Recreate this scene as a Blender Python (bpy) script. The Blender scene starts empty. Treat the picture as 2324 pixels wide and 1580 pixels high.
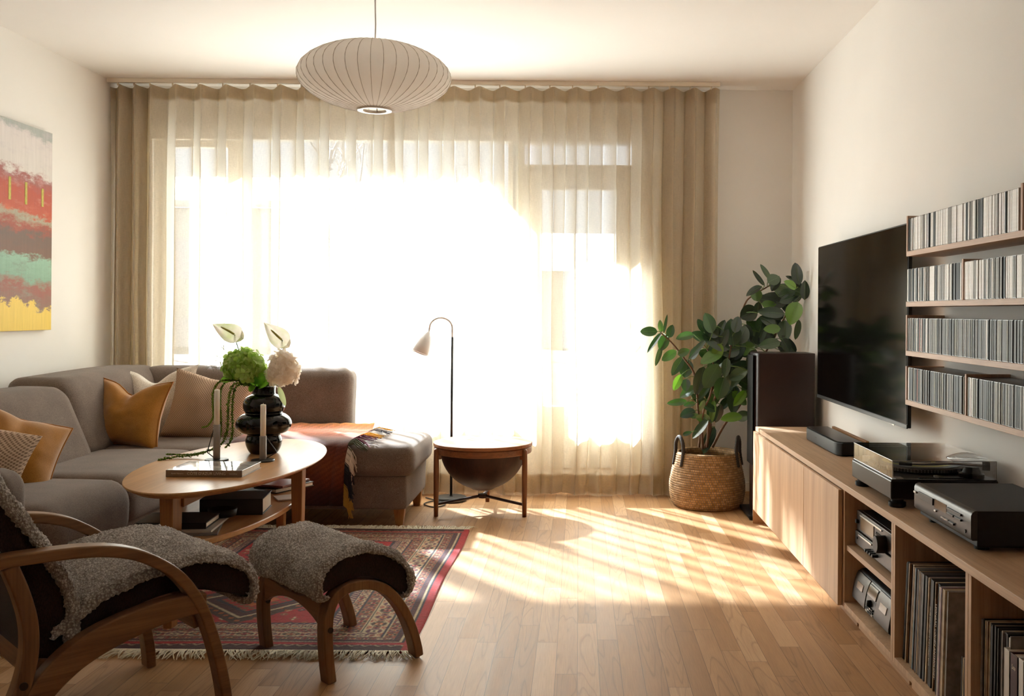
import bpy, math, random
import numpy as np
from mathutils import Vector, Matrix, noise
random.seed(7)
C = bpy.context.scene.collection
S = bpy.context.scene
pi = math.pi
# ---------------------------------------------------------------- camera
cd = bpy.data.cameras.new('camera'); cam = bpy.data.objects.new('camera', cd); C.objects.link(cam)
CAM_H, FPX = 1.17, 2200.0
cam.location = (0, 0, CAM_H)
cam.rotation_euler = (math.radians(90), math.radians(-0.4), 0)
cd.sensor_width = 36.0; cd.lens = 36.0 * FPX / 2324
cd.shift_x = -0.0658; cd.shift_y = -0.0349
cd.clip_start = 0.02; cd.clip_end = 400
S.camera = cam
# ---------------------------------------------------------------- light
w = bpy.data.worlds.new('sky'); S.world = w; w.use_nodes = True
w.node_tree.nodes['Background'].inputs[0].default_value = (0.88, 0.94, 1.04, 1)
w.node_tree.nodes['Background'].inputs[1].default_value = 1.0
sd = bpy.data.lights.new('sun', 'SUN'); sun = bpy.data.objects.new('sun', sd); C.objects.link(sun)
sd.energy = 74.0; sd.angle = math.radians(1.8); sd.color = (0.83, 0.92, 1.06)
AZ, EL = math.radians(38), math.radians(35)
sdir = Vector((math.sin(AZ)*math.cos(EL), -math.cos(AZ)*math.cos(EL), -math.sin(EL)))
sun.rotation_euler = sdir.to_track_quat('-Z', 'Y').to_euler()
for nm, x0, x1, z0, z1 in (('window_daylight', -2.72, -0.46, 0.56, 2.3), ('door_daylight', -0.3, 0.34, 0.3, 2.25)):
    ld = bpy.data.lights.new(nm, 'AREA'); lo = bpy.data.objects.new(nm, ld); C.objects.link(lo)
    ld.shape = 'RECTANGLE'; ld.size = x1-x0; ld.size_y = z1-z0; ld.cycles.is_portal = True
    lo.location = ((x0+x1)/2, 6.6, (z0+z1)/2); lo.rotation_euler = (math.radians(-90), 0, 0)
S.view_settings.view_transform = 'Standard'; S.view_settings.look = 'None'
S.view_settings.exposure = 0.97; S.view_settings.gamma = 1.0; S.view_settings.use_curve_mapping = False
S.cycles.use_denoising = True
S.cycles.max_bounces = 14; S.cycles.diffuse_bounces = 8; S.cycles.transparent_max_bounces = 24
S.cycles.transmission_bounces = 10; S.cycles.glossy_bounces = 4
S.cycles.sample_clamp_indirect = 6.0; S.cycles.blur_glossy = 1.0
S.cycles.caustics_reflective = False; S.cycles.caustics_refractive = False

# ---------------------------------------------------------------- helpers: objects
WM = {}
def clean(n): return n
ORD = 'first second third fourth fifth sixth seventh eighth ninth tenth eleventh twelfth thirteenth fourteenth fifteenth sixteenth seventeenth eighteenth nineteenth'.split()
TENS = ['', '', 'twenty', 'thirty', 'forty', 'fifty', 'sixty', 'seventy', 'eighty', 'ninety']
def ordinal(n):
    if n < 20: return ORD[n-1]
    return TENS[n//10]+'-'+ORD[n % 10-1] if n % 10 else TENS[n//10][:-1]+'ieth'
def setp(o, label=None, cat=None, group=None, kind=None):
    if label: o['label'] = label
    if cat: o['category'] = cat
    if group: o['group'] = group
    if kind: o['kind'] = kind
    return o
def thing(name, label, cat, loc=(0, 0, 0), rz=0.0, group=None, kind=None):
    o = bpy.data.objects.new(name, None); C.objects.link(o)
    o.empty_display_size = 0.1
    o.location = loc; o.rotation_euler = (0, 0, rz)
    WM[o.name] = Matrix.Translation(loc) @ Matrix.Rotation(rz, 4, 'Z')
    return setp(o, label, cat, group, kind)
def obj(name, geo, mat, parent=None, local=False, smooth=False, bevel=0.0, seg=2, auto=None, props=None):
    """geo = (verts, faces); world coordinates unless local (then in the parent's frame)."""
    V, F = geo
    V = np.asarray(V, dtype=float).reshape(-1, 3)
    if parent is not None:
        M = WM[parent.name]
        if not local:
            Mi = np.array(M.inverted()); V = V @ Mi[:3, :3].T + Mi[:3, 3]
        W = M.copy()
        org = Vector((0, 0, 0))
    else:
        lo, hi = V.min(0), V.max(0)
        org = Vector(((lo[0]+hi[0])/2, (lo[1]+hi[1])/2, lo[2]))
        V = V - np.array(org); W = Matrix.Translation(org)
    me = bpy.data.meshes.new(name)
    me.from_pydata(V.tolist(), [], F); me.update()
    if smooth: me.shade_smooth()
    if isinstance(mat, (list, tuple)):
        for m in mat: me.materials.append(m)
    else: me.materials.append(mat)
    o = bpy.data.objects.new(name, me); C.objects.link(o)
    if parent is not None: o.parent = parent
    o.location = org
    WM[o.name] = W
    if bevel:
        b = o.modifiers.new('bevel', 'BEVEL'); b.width = bevel; b.segments = seg; b.limit_method = 'ANGLE'; b.angle_limit = math.radians(40)
        if smooth is False: me.shade_smooth(); 
        b.harden_normals = True
    if props: setp(o, **props)
    return o
def copy_tree(o, parent=None):
    c = o.copy(); C.objects.link(c)
    if parent is not None: c.parent = parent
    WM[c.name] = WM[o.name].copy()
    for ch in list(o.children): copy_tree(ch, c)
    return c
def join(*gs):
    V, F, n = [], [], 0
    for v, f in gs:
        v = np.asarray(v, float).reshape(-1, 3)
        V.append(v); F += [tuple(i+n for i in q) for q in f]; n += len(v)
    return np.vstack(V), F
def xf(geo, M=None, loc=None, rot=None, scale=None):
    V = np.asarray(geo[0], float).reshape(-1, 3)
    if scale is not None: V = V*np.array(scale)
    if rot is not None:
        R = np.array(Matrix.Rotation(rot[2], 3, 'Z') @ Matrix.Rotation(rot[1], 3, 'Y') @ Matrix.Rotation(rot[0], 3, 'X')); V = V @ R.T
    if loc is not None: V = V+np.array(loc)
    if M is not None:
        A = np.array(M); V = V @ A[:3, :3].T + A[:3, 3]
    return V, geo[1]
# ---------------------------------------------------------------- helpers: shapes
def box(x0, x1, y0, y1, z0, z1):
    V = [(x, y, z) for z in (z0, z1) for y in (y0, y1) for x in (x0, x1)]
    return V, [(0, 2, 3, 1), (4, 5, 7, 6), (0, 1, 5, 4), (2, 6, 7, 3), (0, 4, 6, 2), (1, 3, 7, 5)]
def cbox(c, s): return box(c[0]-s[0]/2, c[0]+s[0]/2, c[1]-s[1]/2, c[1]+s[1]/2, c[2]-s[2]/2, c[2]+s[2]/2)
def frame_xz(x0, x1, z0, z1, w, y0, y1, wb=None, wt=None):
    wb = w if wb is None else wb; wt = w if wt is None else wt
    return join(box(x0, x0+w, y0, y1, z0, z1), box(x1-w, x1, y0, y1, z0, z1), box(x0+w, x1-w, y0, y1, z0, z0+wb), box(x0+w, x1-w, y0, y1, z1-wt, z1))
def prism(poly, axis, a, b):
    """poly: list of 2D points; extruded along axis between a and b. axis 'x': poly=(y,z); 'y': (x,z); 'z': (x,y)."""
    n = len(poly)
    def P(p, t): return {'x': (t, p[0], p[1]), 'y': (p[0], t, p[1]), 'z': (p[0], p[1], t)}[axis]
    V = [P(p, a) for p in poly]+[P(p, b) for p in poly]
    F = [tuple(range(n))[::-1], tuple(range(n, 2*n))]+[(i, (i+1) % n, n+(i+1) % n, n+i) for i in range(n)]
    return V, F
def cyl(c, r, z0, z1, n=24, r2=None):
    r2 = r if r2 is None else r2
    V = [(c[0]+r*math.cos(2*pi*i/n), c[1]+r*math.sin(2*pi*i/n), z0) for i in range(n)]+[(c[0]+r2*math.cos(2*pi*i/n), c[1]+r2*math.sin(2*pi*i/n), z1) for i in range(n)]
    F = [tuple(range(n))[::-1], tuple(range(n, 2*n))]+[(i, (i+1) % n, n+(i+1) % n, n+i) for i in range(n)]
    return V, F
def lathe(prof, c=(0, 0, 0), n=40, fr=None, closed=False):
    """prof: list of (r, z). fr(theta, k) scales the radius."""
    V, F = [], []
    for k, (r, z) in enumerate(prof):
        for i in range(n):
            t = 2*pi*i/n; q = r*(fr(t, k) if fr else 1)
            V.append((c[0]+q*math.cos(t), c[1]+q*math.sin(t), c[2]+z))
    m = len(prof)
    for k in range(m-1 if not closed else m):
        k2 = (k+1) % m
        for i in range(n):
            F.append((k*n+i, k*n+(i+1) % n, k2*n+(i+1) % n, k2*n+i))
    if not closed:
        if prof[0][0] > 1e-4: F.append(tuple(range(n))[::-1])
        if prof[-1][0] > 1e-4: F.append(tuple(range((m-1)*n, m*n)))
    return V, F
def spline(pts, n=8):
    """Catmull-Rom through points of any dimension."""
    P = np.asarray(pts, float); out = []
    Q = np.vstack([2*P[0]-P[1], P, 2*P[-1]-P[-2]])
    for i in range(len(P)-1):
        a, b, c, d = Q[i], Q[i+1], Q[i+2], Q[i+3]
        for k in range(n):
            t = k/n
            out.append(0.5*((2*b)+(c-a)*t+(2*a-5*b+4*c-d)*t*t+(3*b-a-3*c+d)*t**3))
    out.append(P[-1]); return np.array(out)
def tube(pts, r, n=8, cap=True):
    P = [Vector(p) for p in pts]; m = len(P)
    R = r if hasattr(r, '__len__') else [r]*m
    V, F = [], []
    T = [(P[min(i+1, m-1)]-P[max(i-1, 0)]).normalized() for i in range(m)]
    u = T[0].orthogonal().normalized()
    for i in range(m):
        u = (u-T[i]*u.dot(T[i])).normalized(); v = T[i].cross(u)
        for k in range(n):
            a = 2*pi*k/n; V.append(tuple(P[i]+(u*math.cos(a)+v*math.sin(a))*R[i]))
    for i in range(m-1):
        for k in range(n): F.append((i*n+k, i*n+(k+1) % n, (i+1)*n+(k+1) % n, (i+1)*n+k))
    if cap: F += [tuple(range(n))[::-1], tuple(range((m-1)*n, m*n))]
    return V, F
def bentwood(path, y, wid, th):
    """A flat laminated member: path of (x, z), rectangular section, width along y, thickness in the plane."""
    P = np.asarray(path, float); m = len(P)
    th = th if hasattr(th, '__len__') else [th]*m
    V, F = [], []
    for i in range(m):
        t = P[min(i+1, m-1)]-P[max(i-1, 0)]; t = t/np.linalg.norm(t); nrm = np.array([-t[1], t[0]])
        a = P[i]+nrm*th[i]/2; b = P[i]-nrm*th[i]/2
        V += [(a[0], y-wid/2, a[1]), (a[0], y+wid/2, a[1]), (b[0], y+wid/2, b[1]), (b[0], y-wid/2, b[1])]
    for i in range(m-1):
        for k in range(4): F.append((i*4+k, i*4+(k+1) % 4, (i+1)*4+(k+1) % 4, (i+1)*4+k))
    F += [(3, 2, 1, 0), ((m-1)*4, (m-1)*4+1, (m-1)*4+2, (m-1)*4+3)]
    return V, F
def grid(fn, nu, nv, wrapu=False, wrapv=False):
    V = [fn(i/(nu if wrapu else nu-1), j/(nv if wrapv else nv-1)) for i in range(nu) for j in range(nv)]
    F = []
    for i in range(nu if wrapu else nu-1):
        for j in range(nv if wrapv else nv-1):
            a, b = i, (i+1) % nu; c, d = j, (j+1) % nv
            F.append((a*nv+c, b*nv+c, b*nv+d, a*nv+d))
    return V, F
def rbox(sx, sy, sz, r, n=14, fn=None):
    """Rounded box centred on the origin, optional deformer fn(x,y,z)->(x,y,z)."""
    V, F, idx = [], [], {}
    hx, hy, hz = sx/2, sy/2, sz/2
    def add(p):
        k = tuple(round(c, 6) for c in p)
        if k not in idx: idx[k] = len(V); V.append(p)
        return idx[k]
    def face(o, a, b):
        for i in range(n):
            for j in range(n):
                q = []
                for di, dj in ((0, 0), (1, 0), (1, 1), (0, 1)):
                    s, t = (i+di)/n*2-1, (j+dj)/n*2-1
                    s, t = math.sin(s*pi/2)*0.35+s*0.65, math.sin(t*pi/2)*0.35+t*0.65
                    q.append(add(tuple(o[k]+a[k]*s+b[k]*t for k in range(3))))
                F.append(tuple(q))
    face((0, 0, 1), (1, 0, 0), (0, 1, 0)); face((0, 0, -1), (0, 1, 0), (1, 0, 0))
    face((1, 0, 0), (0, 1, 0), (0, 0, 1)); face((-1, 0, 0), (0, 0, 1), (0, 1, 0))
    face((0, 1, 0), (0, 0, 1), (1, 0, 0)); face((0, -1, 0), (1, 0, 0), (0, 0, 1))
    out = []
    for p in V:
        q = Vector((p[0]*hx, p[1]*hy, p[2]*hz))
        c = Vector((max(-hx+r, min(hx-r, q.x)), max(-hy+r, min(hy-r, q.y)), max(-hz+r, min(hz-r, q.z))))
        d = q-c
        q = c+d.normalized()*r if d.length > 1e-7 else q
        t = (q.x, q.y, q.z)
        out.append(fn(*t) if fn else t)
    return out, F
def pillow(wd, ht, th, seed=0, pinch=0.10, chop=0.0, n=30):
    """Square scatter cushion standing in the xz plane, centred; pointed corners, chopped top."""
    rnd = random.Random(seed); ph = rnd.random()*10
    def side(sg):
        def f(u, v):
            x, z = u*2-1, v*2-1
            # edges bow inwards between pointed corners
            ex = 1-pinch*(1-z*z); ez = 1-pinch*(1-x*x)
            X, Z = x*ex*wd/2, z*ez*ht/2
            if chop and z > -0.6:
                Z -= chop*ht*math.exp(-(x/0.34)**2)*max(0, (z+0.6)/1.6)**1.6
            t = max(0.0, (1-x**2)*(1-z**2))
            y = sg*th/2*t**0.42
            nz = noise.noise(Vector((x*1.7+ph, z*1.7, ph)))*0.10+noise.noise(Vector((x*4+ph, z*4, ph+3)))*0.035
            y *= 1+nz*1.6
            if chop: y *= 1-0.35*math.exp(-(x/0.16)**2)*max(0, z)
            return (X, y, Z)
        return f
    return join(grid(side(-1), n, n), xf(grid(side(1), n, n)))
def pillow_edge(wd, ht, r, pinch=0.10, chop=0.0):
    P = []
    for a, b in (((-1, -1), (1, -1)), ((1, -1), (1, 1)), ((1, 1), (-1, 1)), ((-1, 1), (-1, -1))):
        for k in range(14):
            t = k/14; x, z = a[0]+(b[0]-a[0])*t, a[1]+(b[1]-a[1])*t
            X, Z = x*(1-pinch*(1-z*z))*wd/2, z*(1-pinch*(1-x*x))*ht/2
            if chop and z > -0.6: Z -= chop*ht*math.exp(-(x/0.34)**2)*max(0, (z+0.6)/1.6)**1.6
            P.append((X, 0, Z))
    P.append(P[0]); return tube(P, r, 6)
def ftext(string, size, thick=0.0004, align='CENTER'):
    """Lettering as a mesh in its own xy plane (x right, y up)."""
    cu = bpy.data.curves.new('lettering', 'FONT'); cu.body = string; cu.size = size; cu.align_x = align; cu.align_y = 'CENTER'; cu.extrude = thick
    cu.resolution_u = 3
    o = bpy.data.objects.new('lettering', cu); C.objects.link(o)
    bpy.context.view_layer.update()
    me = bpy.data.meshes.new_from_object(o.evaluated_get(bpy.context.evaluated_depsgraph_get()))
    V = np.array([v.co[:] for v in me.vertices]); F = [tuple(p.vertices) for p in me.polygons]
    bpy.data.objects.remove(o); bpy.data.curves.remove(cu); bpy.data.meshes.remove(me)
    return V, F
def basis(o, xa, ya, za):
    M = Matrix.Identity(4)
    for i, a in enumerate((xa, ya, za)):
        for k in range(3): M[k][i] = a[k]
    for k in range(3): M[k][3] = o[k]
    return M
def at(px, py, Y):
    """World point that lies Y metres into the room behind pixel (px, py) of the 2324 x 1580 photograph."""
    a = math.radians(0.4); dx, dy = px-1315, py-709
    x = dx*math.cos(a)+dy*math.sin(a); y = -dx*math.sin(a)+dy*math.cos(a)
    return Vector((x/FPX*Y, Y, CAM_H-y/FPX*Y))

# ---------------------------------------------------------------- helpers: materials
def lin(h, k=1.0):
    h = h.lstrip('#'); o = []
    for i in (0, 2, 4):
        c = int(h[i:i+2], 16)/255; o.append((c/12.92 if c <= 0.04045 else ((c+0.055)/1.055)**2.4)*k)
    return (*o, 1)
class NT:
    def __init__(s, name):
        s.m = bpy.data.materials.new(name); s.m.use_nodes = True; s.t = s.m.node_tree
        s.b = s.t.nodes['Principled BSDF']; s.out = s.t.nodes['Material Output']
    def n(s, typ, **kw):
        x = s.t.nodes.new(typ)
        for k, v in kw.items(): setattr(x, k, v)
        return x
    def l(s, a, b): s.t.links.new(a, b)
    def val(s, node, **kw):
        for k, v in kw.items(): node.inputs[k.replace('_', ' ')].default_value = v
    def coord(s, scale=(1, 1, 1), kind='Object', rot=(0, 0, 0)):
        tc = s.n('ShaderNodeTexCoord'); mp = s.n('ShaderNodeMapping'); s.l(tc.outputs[kind], mp.inputs[0])
        mp.inputs['Scale'].default_value = scale; mp.inputs['Rotation'].default_value = rot; return mp.outputs[0]
    def noise(s, vec, scale, detail=3, rough=0.5, dist=0.0):
        x = s.n('ShaderNodeTexNoise'); s.l(vec, x.inputs['Vector'])
        x.inputs['Scale'].default_value = scale; x.inputs['Detail'].default_value = detail
        x.inputs['Roughness'].default_value = rough; x.inputs['Distortion'].default_value = dist; return x.outputs['Fac']
    def ramp(s, fac, stops, interp='LINEAR'):
        r = s.n('ShaderNodeValToRGB'); s.l(fac, r.inputs[0]); e = r.color_ramp.elements; r.color_ramp.interpolation = interp
        e.remove(e[1]); e[0].position = stops[0][0]; e[0].color = stops[0][1]
        for p, c in stops[1:]:
            x = e.new(p); x.color = c
        return r.outputs[0]
    def mix(s, f, a, b, mode='MIX'):
        x = s.n('ShaderNodeMix', data_type='RGBA', blend_type=mode)
        for so, v in ((x.inputs[0], f), (x.inputs[6], a), (x.inputs[7], b)):
            if hasattr(v, 'is_linked') or hasattr(v, 'links'): s.l(v, so)
            else: so.default_value = v
        return x.outputs[2]
    def math(s, op, a, b=None, c=None):
        x = s.n('ShaderNodeMath', operation=op)
        for i, v in enumerate((a, b, c)):
            if v is None: continue
            if hasattr(v, 'links'): s.l(v, x.inputs[i])
            else: x.inputs[i].default_value = v
        return x.outputs[0]
    def bump(s, h, strength=0.3, dist=0.002):
        b = s.n('ShaderNodeBump'); b.inputs['Strength'].default_value = strength; b.inputs['Distance'].default_value = dist
        s.l(h, b.inputs['Height']); s.l(b.outputs[0], s.b.inputs['Normal']); return b
    def base(s, c):
        if hasattr(c, 'links'): s.l(c, s.b.inputs['Base Color'])
        else: s.b.inputs['Base Color'].default_value = c
    def set(s, **kw):
        for k, v in kw.items(): s.b.inputs[k.replace('_', ' ')].default_value = v
        return s
def plain(name, hexc, rough=0.5, metal=0.0, spec=0.5, var=0.06, k=1.0, coat=0.0, vscale=14):
    t = NT(name); c = lin(hexc, k)
    f = t.noise(t.coord(), vscale, 3)
    lo = tuple(x*(1-var) for x in c[:3])+(1,); hi = tuple(min(1, x*(1+var)) for x in c[:3])+(1,)
    t.base(t.ramp(f, [(0.3, lo), (0.7, hi)]))
    t.set(Roughness=rough, Metallic=metal, Specular_IOR_Level=spec, Coat_Weight=coat)
    return t.m
def wood(name, dark, light, axis='x', scale=1.0, rough=0.42, figure=0.5, k=1.0, fine=0.35):
    """Procedural timber with its grain along the given object axis."""
    t = NT(name)
    st = {'x': (0.9, 14, 14), 'y': (14, 0.9, 14), 'z': (14, 14, 0.9)}[axis]
    st = tuple(a*scale for a in st)
    v = t.coord(st)
    n1 = t.noise(v, 1.0, 6, 0.62, 0.6)
    sf = {'x': (4, 160, 160), 'y': (160, 4, 160), 'z': (160, 160, 4)}[axis]
    n2 = t.noise(t.coord(tuple(a*scale for a in sf)), 1.0, 3, 0.6)
    c = t.ramp(n1, [(0.30, lin(dark, k)), (0.5, tuple((a+b)/2 for a, b in zip(lin(dark, k), lin(light, k)))), (0.70, lin(light, k))])
    d = t.ramp(n2, [(0.35, (1-fine, 1-fine, 1-fine, 1)), (0.60, (1, 1, 1, 1))])
    t.base(t.mix(1.0, c, d, 'MULTIPLY')); t.set(Roughness=rough, Specular_IOR_Level=0.4)
    t.bump(n2, 0.15, 0.0006)
    return t.m
def fabric(name, h1, h2, scale=900, rough=0.95, bump=0.4, k=1.0, sheen=0.15, blot=0.2):
    t = NT(name)
    v = t.coord()
    n = t.noise(t.coord((1, 1, 0.45)), scale*0.5, 2, 0.7); b = t.noise(v, 9, 3)
    c = t.ramp(n, [(0.34, lin(h1, k)), (0.66, lin(h2, k))])
    d = t.ramp(b, [(0.3, (1-blot,)*3+(1,)), (0.7, (1, 1, 1, 1))])
    t.base(t.mix(1.0, c, d, 'MULTIPLY')); t.set(Roughness=rough, Specular_IOR_Level=0.15, Sheen_Weight=sheen)
    t.bump(n, bump, 0.0012)
    return t.m
def vcolmat(name, rough=0.9, bump=None, sheen=0.0):
    t = NT(name); a = t.n('ShaderNodeVertexColor'); a.layer_name = 'Col'
    n = t.noise(t.coord(), 260, 2)
    t.base(t.mix(1.0, a.outputs[0], t.ramp(n, [(0.3, (0.72, 0.72, 0.72, 1)), (0.7, (1.1, 1.1, 1.1, 1))]), 'MULTIPLY'))
    t.set(Roughness=rough, Specular_IOR_Level=0.15, Sheen_Weight=sheen)
    if bump: t.bump(n, bump, 0.002)
    return t.m

M = {}
# floor: narrow oak strips running away from the camera
def floor_material():
    t = NT('oak_strip_floor')
    tc = t.n('ShaderNodeTexCoord'); sp = t.n('ShaderNodeSeparateXYZ'); t.l(tc.outputs['Object'], sp.inputs[0])
    x, y = sp.outputs[0], sp.outputs[1]
    u = t.math('DIVIDE', t.math('ADD', x, 30.0), 0.071); col = t.math('FLOOR', u); fu = t.math('FRACT', u)
    wn = t.n('ShaderNodeTexWhiteNoise', noise_dimensions='1D'); t.l(col, wn.inputs['W'])
    vv = t.math('DIVIDE', t.math('ADD', t.math('ADD', y, 30.0), t.math('MULTIPLY', wn.outputs[0], 3.1)), t.math('ADD', 0.62, t.math('MULTIPLY', wn.outputs[0], 0.35)))
    row = t.math('FLOOR', vv); fv = t.math('FRACT', vv)
    cmb = t.n('ShaderNodeCombineXYZ'); t.l(col, cmb.inputs[0]); t.l(row, cmb.inputs[1])
    w2 = t.n('ShaderNodeTexWhiteNoise', noise_dimensions='2D'); t.l(cmb.outputs[0], w2.inputs['Vector'])
    pid = w2.outputs[0]
    # grain coordinates shifted board by board
    cv = t.n('ShaderNodeCombineXYZ'); t.l(t.math('ADD', t.math('MULTIPLY', x, 17.0), t.math('MULTIPLY', pid, 77.0)), cv.inputs[0])
    t.l(t.math('ADD', t.math('MULTIPLY', y, 1.5), t.math('MULTIPLY', pid, 31.0)), cv.inputs[1]); t.l(t.math('MULTIPLY', pid, 9.0), cv.inputs[2])
    g = t.noise(cv.outputs[0], 1.0, 5, 0.55, 0.35)
    # cathedral figure
    rings = t.math('FRACT', t.math('MULTIPLY', t.noise(cv.outputs[0], 0.55, 2, 0.4, 0.3), 15.0))
    ringm = t.ramp(rings, [(0.0, (0.70, 0.68, 0.66, 1)), (0.20, (1, 1, 1, 1)), (0.9, (1, 1, 1, 1)), (1.0, (0.86, 0.86, 0.86, 1))])
    cf = t.n('ShaderNodeCombineXYZ'); t.l(t.math('MULTIPLY', x, 300.0), cf.inputs[0]); t.l(t.math('MULTIPLY', y, 9.0), cf.inputs[1])
    fine = t.noise(cf.outputs[0], 1.0, 3, 0.6)
    plank = t.ramp(pid, [(0.0, lin('#AC8258')), (0.35, lin('#B78D63')), (0.7, lin('#BF966D')), (1.0, lin('#CCA67F'))])
    c = t.mix(1.0, plank, t.ramp(g, [(0.3, (0.84, 0.80, 0.76, 1)), (0.7, (1.06, 1.06, 1.06, 1))]), 'MULTIPLY')
    has = t.math('GREATER_THAN', t.math('FRACT', t.math('MULTIPLY', pid, 7.31)), 0.42)
    c = t.mix(t.math('MULTIPLY', has, 0.85), c, t.mix(1.0, c, ringm, 'MULTIPLY'))
    c = t.mix(1.0, c, t.ramp(fine, [(0.3, (0.86, 0.85, 0.83, 1)), (0.6, (1, 1, 1, 1))]), 'MULTIPLY')
    gu = t.math('LESS_THAN', t.math('MINIMUM', fu, t.math('SUBTRACT', 1.0, fu)), 0.013)
    gv = t.math('LESS_THAN', t.math('MINIMUM', fv, t.math('SUBTRACT', 1.0, fv)), 0.0016)
    gap = t.math('MAXIMUM', gu, gv)
    c = t.mix(t.math('MULTIPLY', gap, 0.62), c, lin('#4A3220'))
    t.base(c)
    t.set(Specular_IOR_Level=0.32)
    t.l(t.math('ADD', 0.42, t.math('MULTIPLY', g, 0.16)), t.b.inputs['Roughness'])
    t.bump(t.math('SUBTRACT', t.math('MULTIPLY', fine, 0.3), gap), 0.25, 0.0012)
    return t.m
M['floor'] = floor_material()
M['wall'] = plain('white_wall_paint', '#EFECE8', 0.9, var=0.012, vscale=3, spec=0.2)
M['ceil'] = plain('ceiling_paint', '#EFEBE7', 0.95, var=0.01, vscale=2, spec=0.1)
M['frame'] = plain('white_window_paint', '#E6DCCB', 0.45, var=0.02)
M['steel_white'] = plain('white_enamel', '#DDD6CC', 0.35, var=0.02)
M['concrete'] = plain('outdoor_concrete', '#4C4B4A', 0.9, var=0.12, vscale=3)
M['outwall'] = plain('grey_render', '#D6D1D4', 0.9, var=0.08, vscale=2)
M['roof'] = plain('roof_tiles', '#CFC8C6', 0.9, var=0.2, vscale=5)
M['bark'] = plain('tree_bark', '#B8B0AA', 0.95, var=0.2, vscale=20)
def glassy(name, tint=(1, 1, 1, 1), gloss=0.06, rough=0.0, k=1.0):
    t = NT(name); tr = t.n('ShaderNodeBsdfTransparent'); tr.inputs[0].default_value = tint
    gl = t.n('ShaderNodeBsdfGlossy'); gl.inputs['Roughness'].default_value = rough; gl.inputs['Color'].default_value = (k, k, k, 1)
    lw = t.n('ShaderNodeLayerWeight'); lw.inputs['Blend'].default_value = 0.5
    mx = t.n('ShaderNodeMixShader'); t.l(t.math('MULTIPLY', t.math('ADD', 0.04, t.math('MULTIPLY', t.math('POWER', lw.outputs['Facing'], 5.0), 0.9)), gloss/0.06), mx.inputs[0])
    t.l(tr.outputs[0], mx.inputs[1]); t.l(gl.outputs[0], mx.inputs[2]); t.l(mx.outputs[0], t.out.inputs[0]); return t.m
M['glass'] = glassy('window_glass', (0.95, 0.97, 0.96, 1), 0.06)
M['acrylic'] = glassy('smoked_acrylic', (0.90, 0.90, 0.90, 1), 0.10)
def sheer(name, trans, hexc, back=0.72):
    t = NT(name)
    v = t.coord((1, 1, 1)); 
    w1 = t.noise(t.coord((900, 900, 25)), 1.0, 2, 0.6); w2 = t.noise(t.coord((60, 60, 900)), 1.0, 2, 0.6)
    wv = t.math('MULTIPLY', t.math('ADD', w1, w2), 0.5)
    c = t.ramp(wv, [(0.35, lin(hexc, 0.86)), (0.65, lin(hexc, 1.0))])
    tr = t.n('ShaderNodeBsdfTransparent'); tr.inputs[0].default_value = (1.0, 0.97, 0.93, 1)
    tl = t.n('ShaderNodeBsdfTranslucent'); t.l(c, tl.inputs[0])
    df = t.n('ShaderNodeBsdfDiffuse'); t.l(c, df.inputs[0])
    m1 = t.n('ShaderNodeMixShader'); m1.inputs[0].default_value = back; t.l(df.outputs[0], m1.inputs[1]); t.l(tl.outputs[0], m1.inputs[2])
    m2 = t.n('ShaderNodeMixShader'); t.l(m1.outputs[0], m2.inputs[1]); t.l(tr.outputs[0], m2.inputs[2])
    # open weave: thread thickness closes the holes at grazing angles
    lw = t.n('ShaderNodeLayerWeight'); lw.inputs['Blend'].default_value = 0.5
    cs = t.math('POWER', t.math('SUBTRACT', 1.0, lw.outputs['Facing']), 4.6)
    t.l(t.math('MULTIPLY', cs, t.ramp(wv, [(0.30, (trans*1.35,)*3+(1,)), (0.70, (trans*0.7,)*3+(1,))])), m2.inputs[0])
    t.l(m2.outputs[0], t.out.inputs[0]); return t.m
M['sheer'] = sheer('sheer_linen', 0.44, '#E9E0CF', 0.60)
M['sheer_head'] = sheer('doubled_linen_heading', 0.06, '#D2BE98', 0.45)
# upholstery and textiles
M['sofa'] = fabric('taupe_sofa_wool', '#57493F', '#8E7D72', 1150, k=0.92, bump=0.25)
M['velvet'] = fabric('mustard_velvet', '#9C6420', '#C48A3C', 1500, rough=0.8, bump=0.15, sheen=0.5, blot=0.25)
M['cream'] = fabric('cream_bouclé', '#C9BEB0', '#EDE6DB', 500, bump=0.3, blot=0.1)
def knit(name, h1, h2, sc=230):
    t = NT(name); v = t.coord((1, 1, 1.0))
    sp = t.n('ShaderNodeSeparateXYZ'); t.l(v, sp.inputs[0])
    a = t.math('SINE', t.math('MULTIPLY', sp.outputs[2], 2*pi*150)); b = t.math('SINE', t.math('ADD', t.math('MULTIPLY', sp.outputs[0], 2*pi*90), t.math('MULTIPLY', t.math('FLOOR', t.math('MULTIPLY', sp.outputs[2], 150.0)), pi)))
    h = t.math('ADD', t.math('MULTIPLY', t.math('MULTIPLY', a, b), 0.5), 0.5)
    t.base(t.ramp(h, [(0.15, lin(h1)), (0.6, lin(h2))])); t.set(Roughness=0.95, Specular_IOR_Level=0.1); t.bump(h, 0.6, 0.002)
    return t.m
M['knit'] = knit('beige_knit', '#6E5645', '#C2A78F')
M['fleece'] = None
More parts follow.
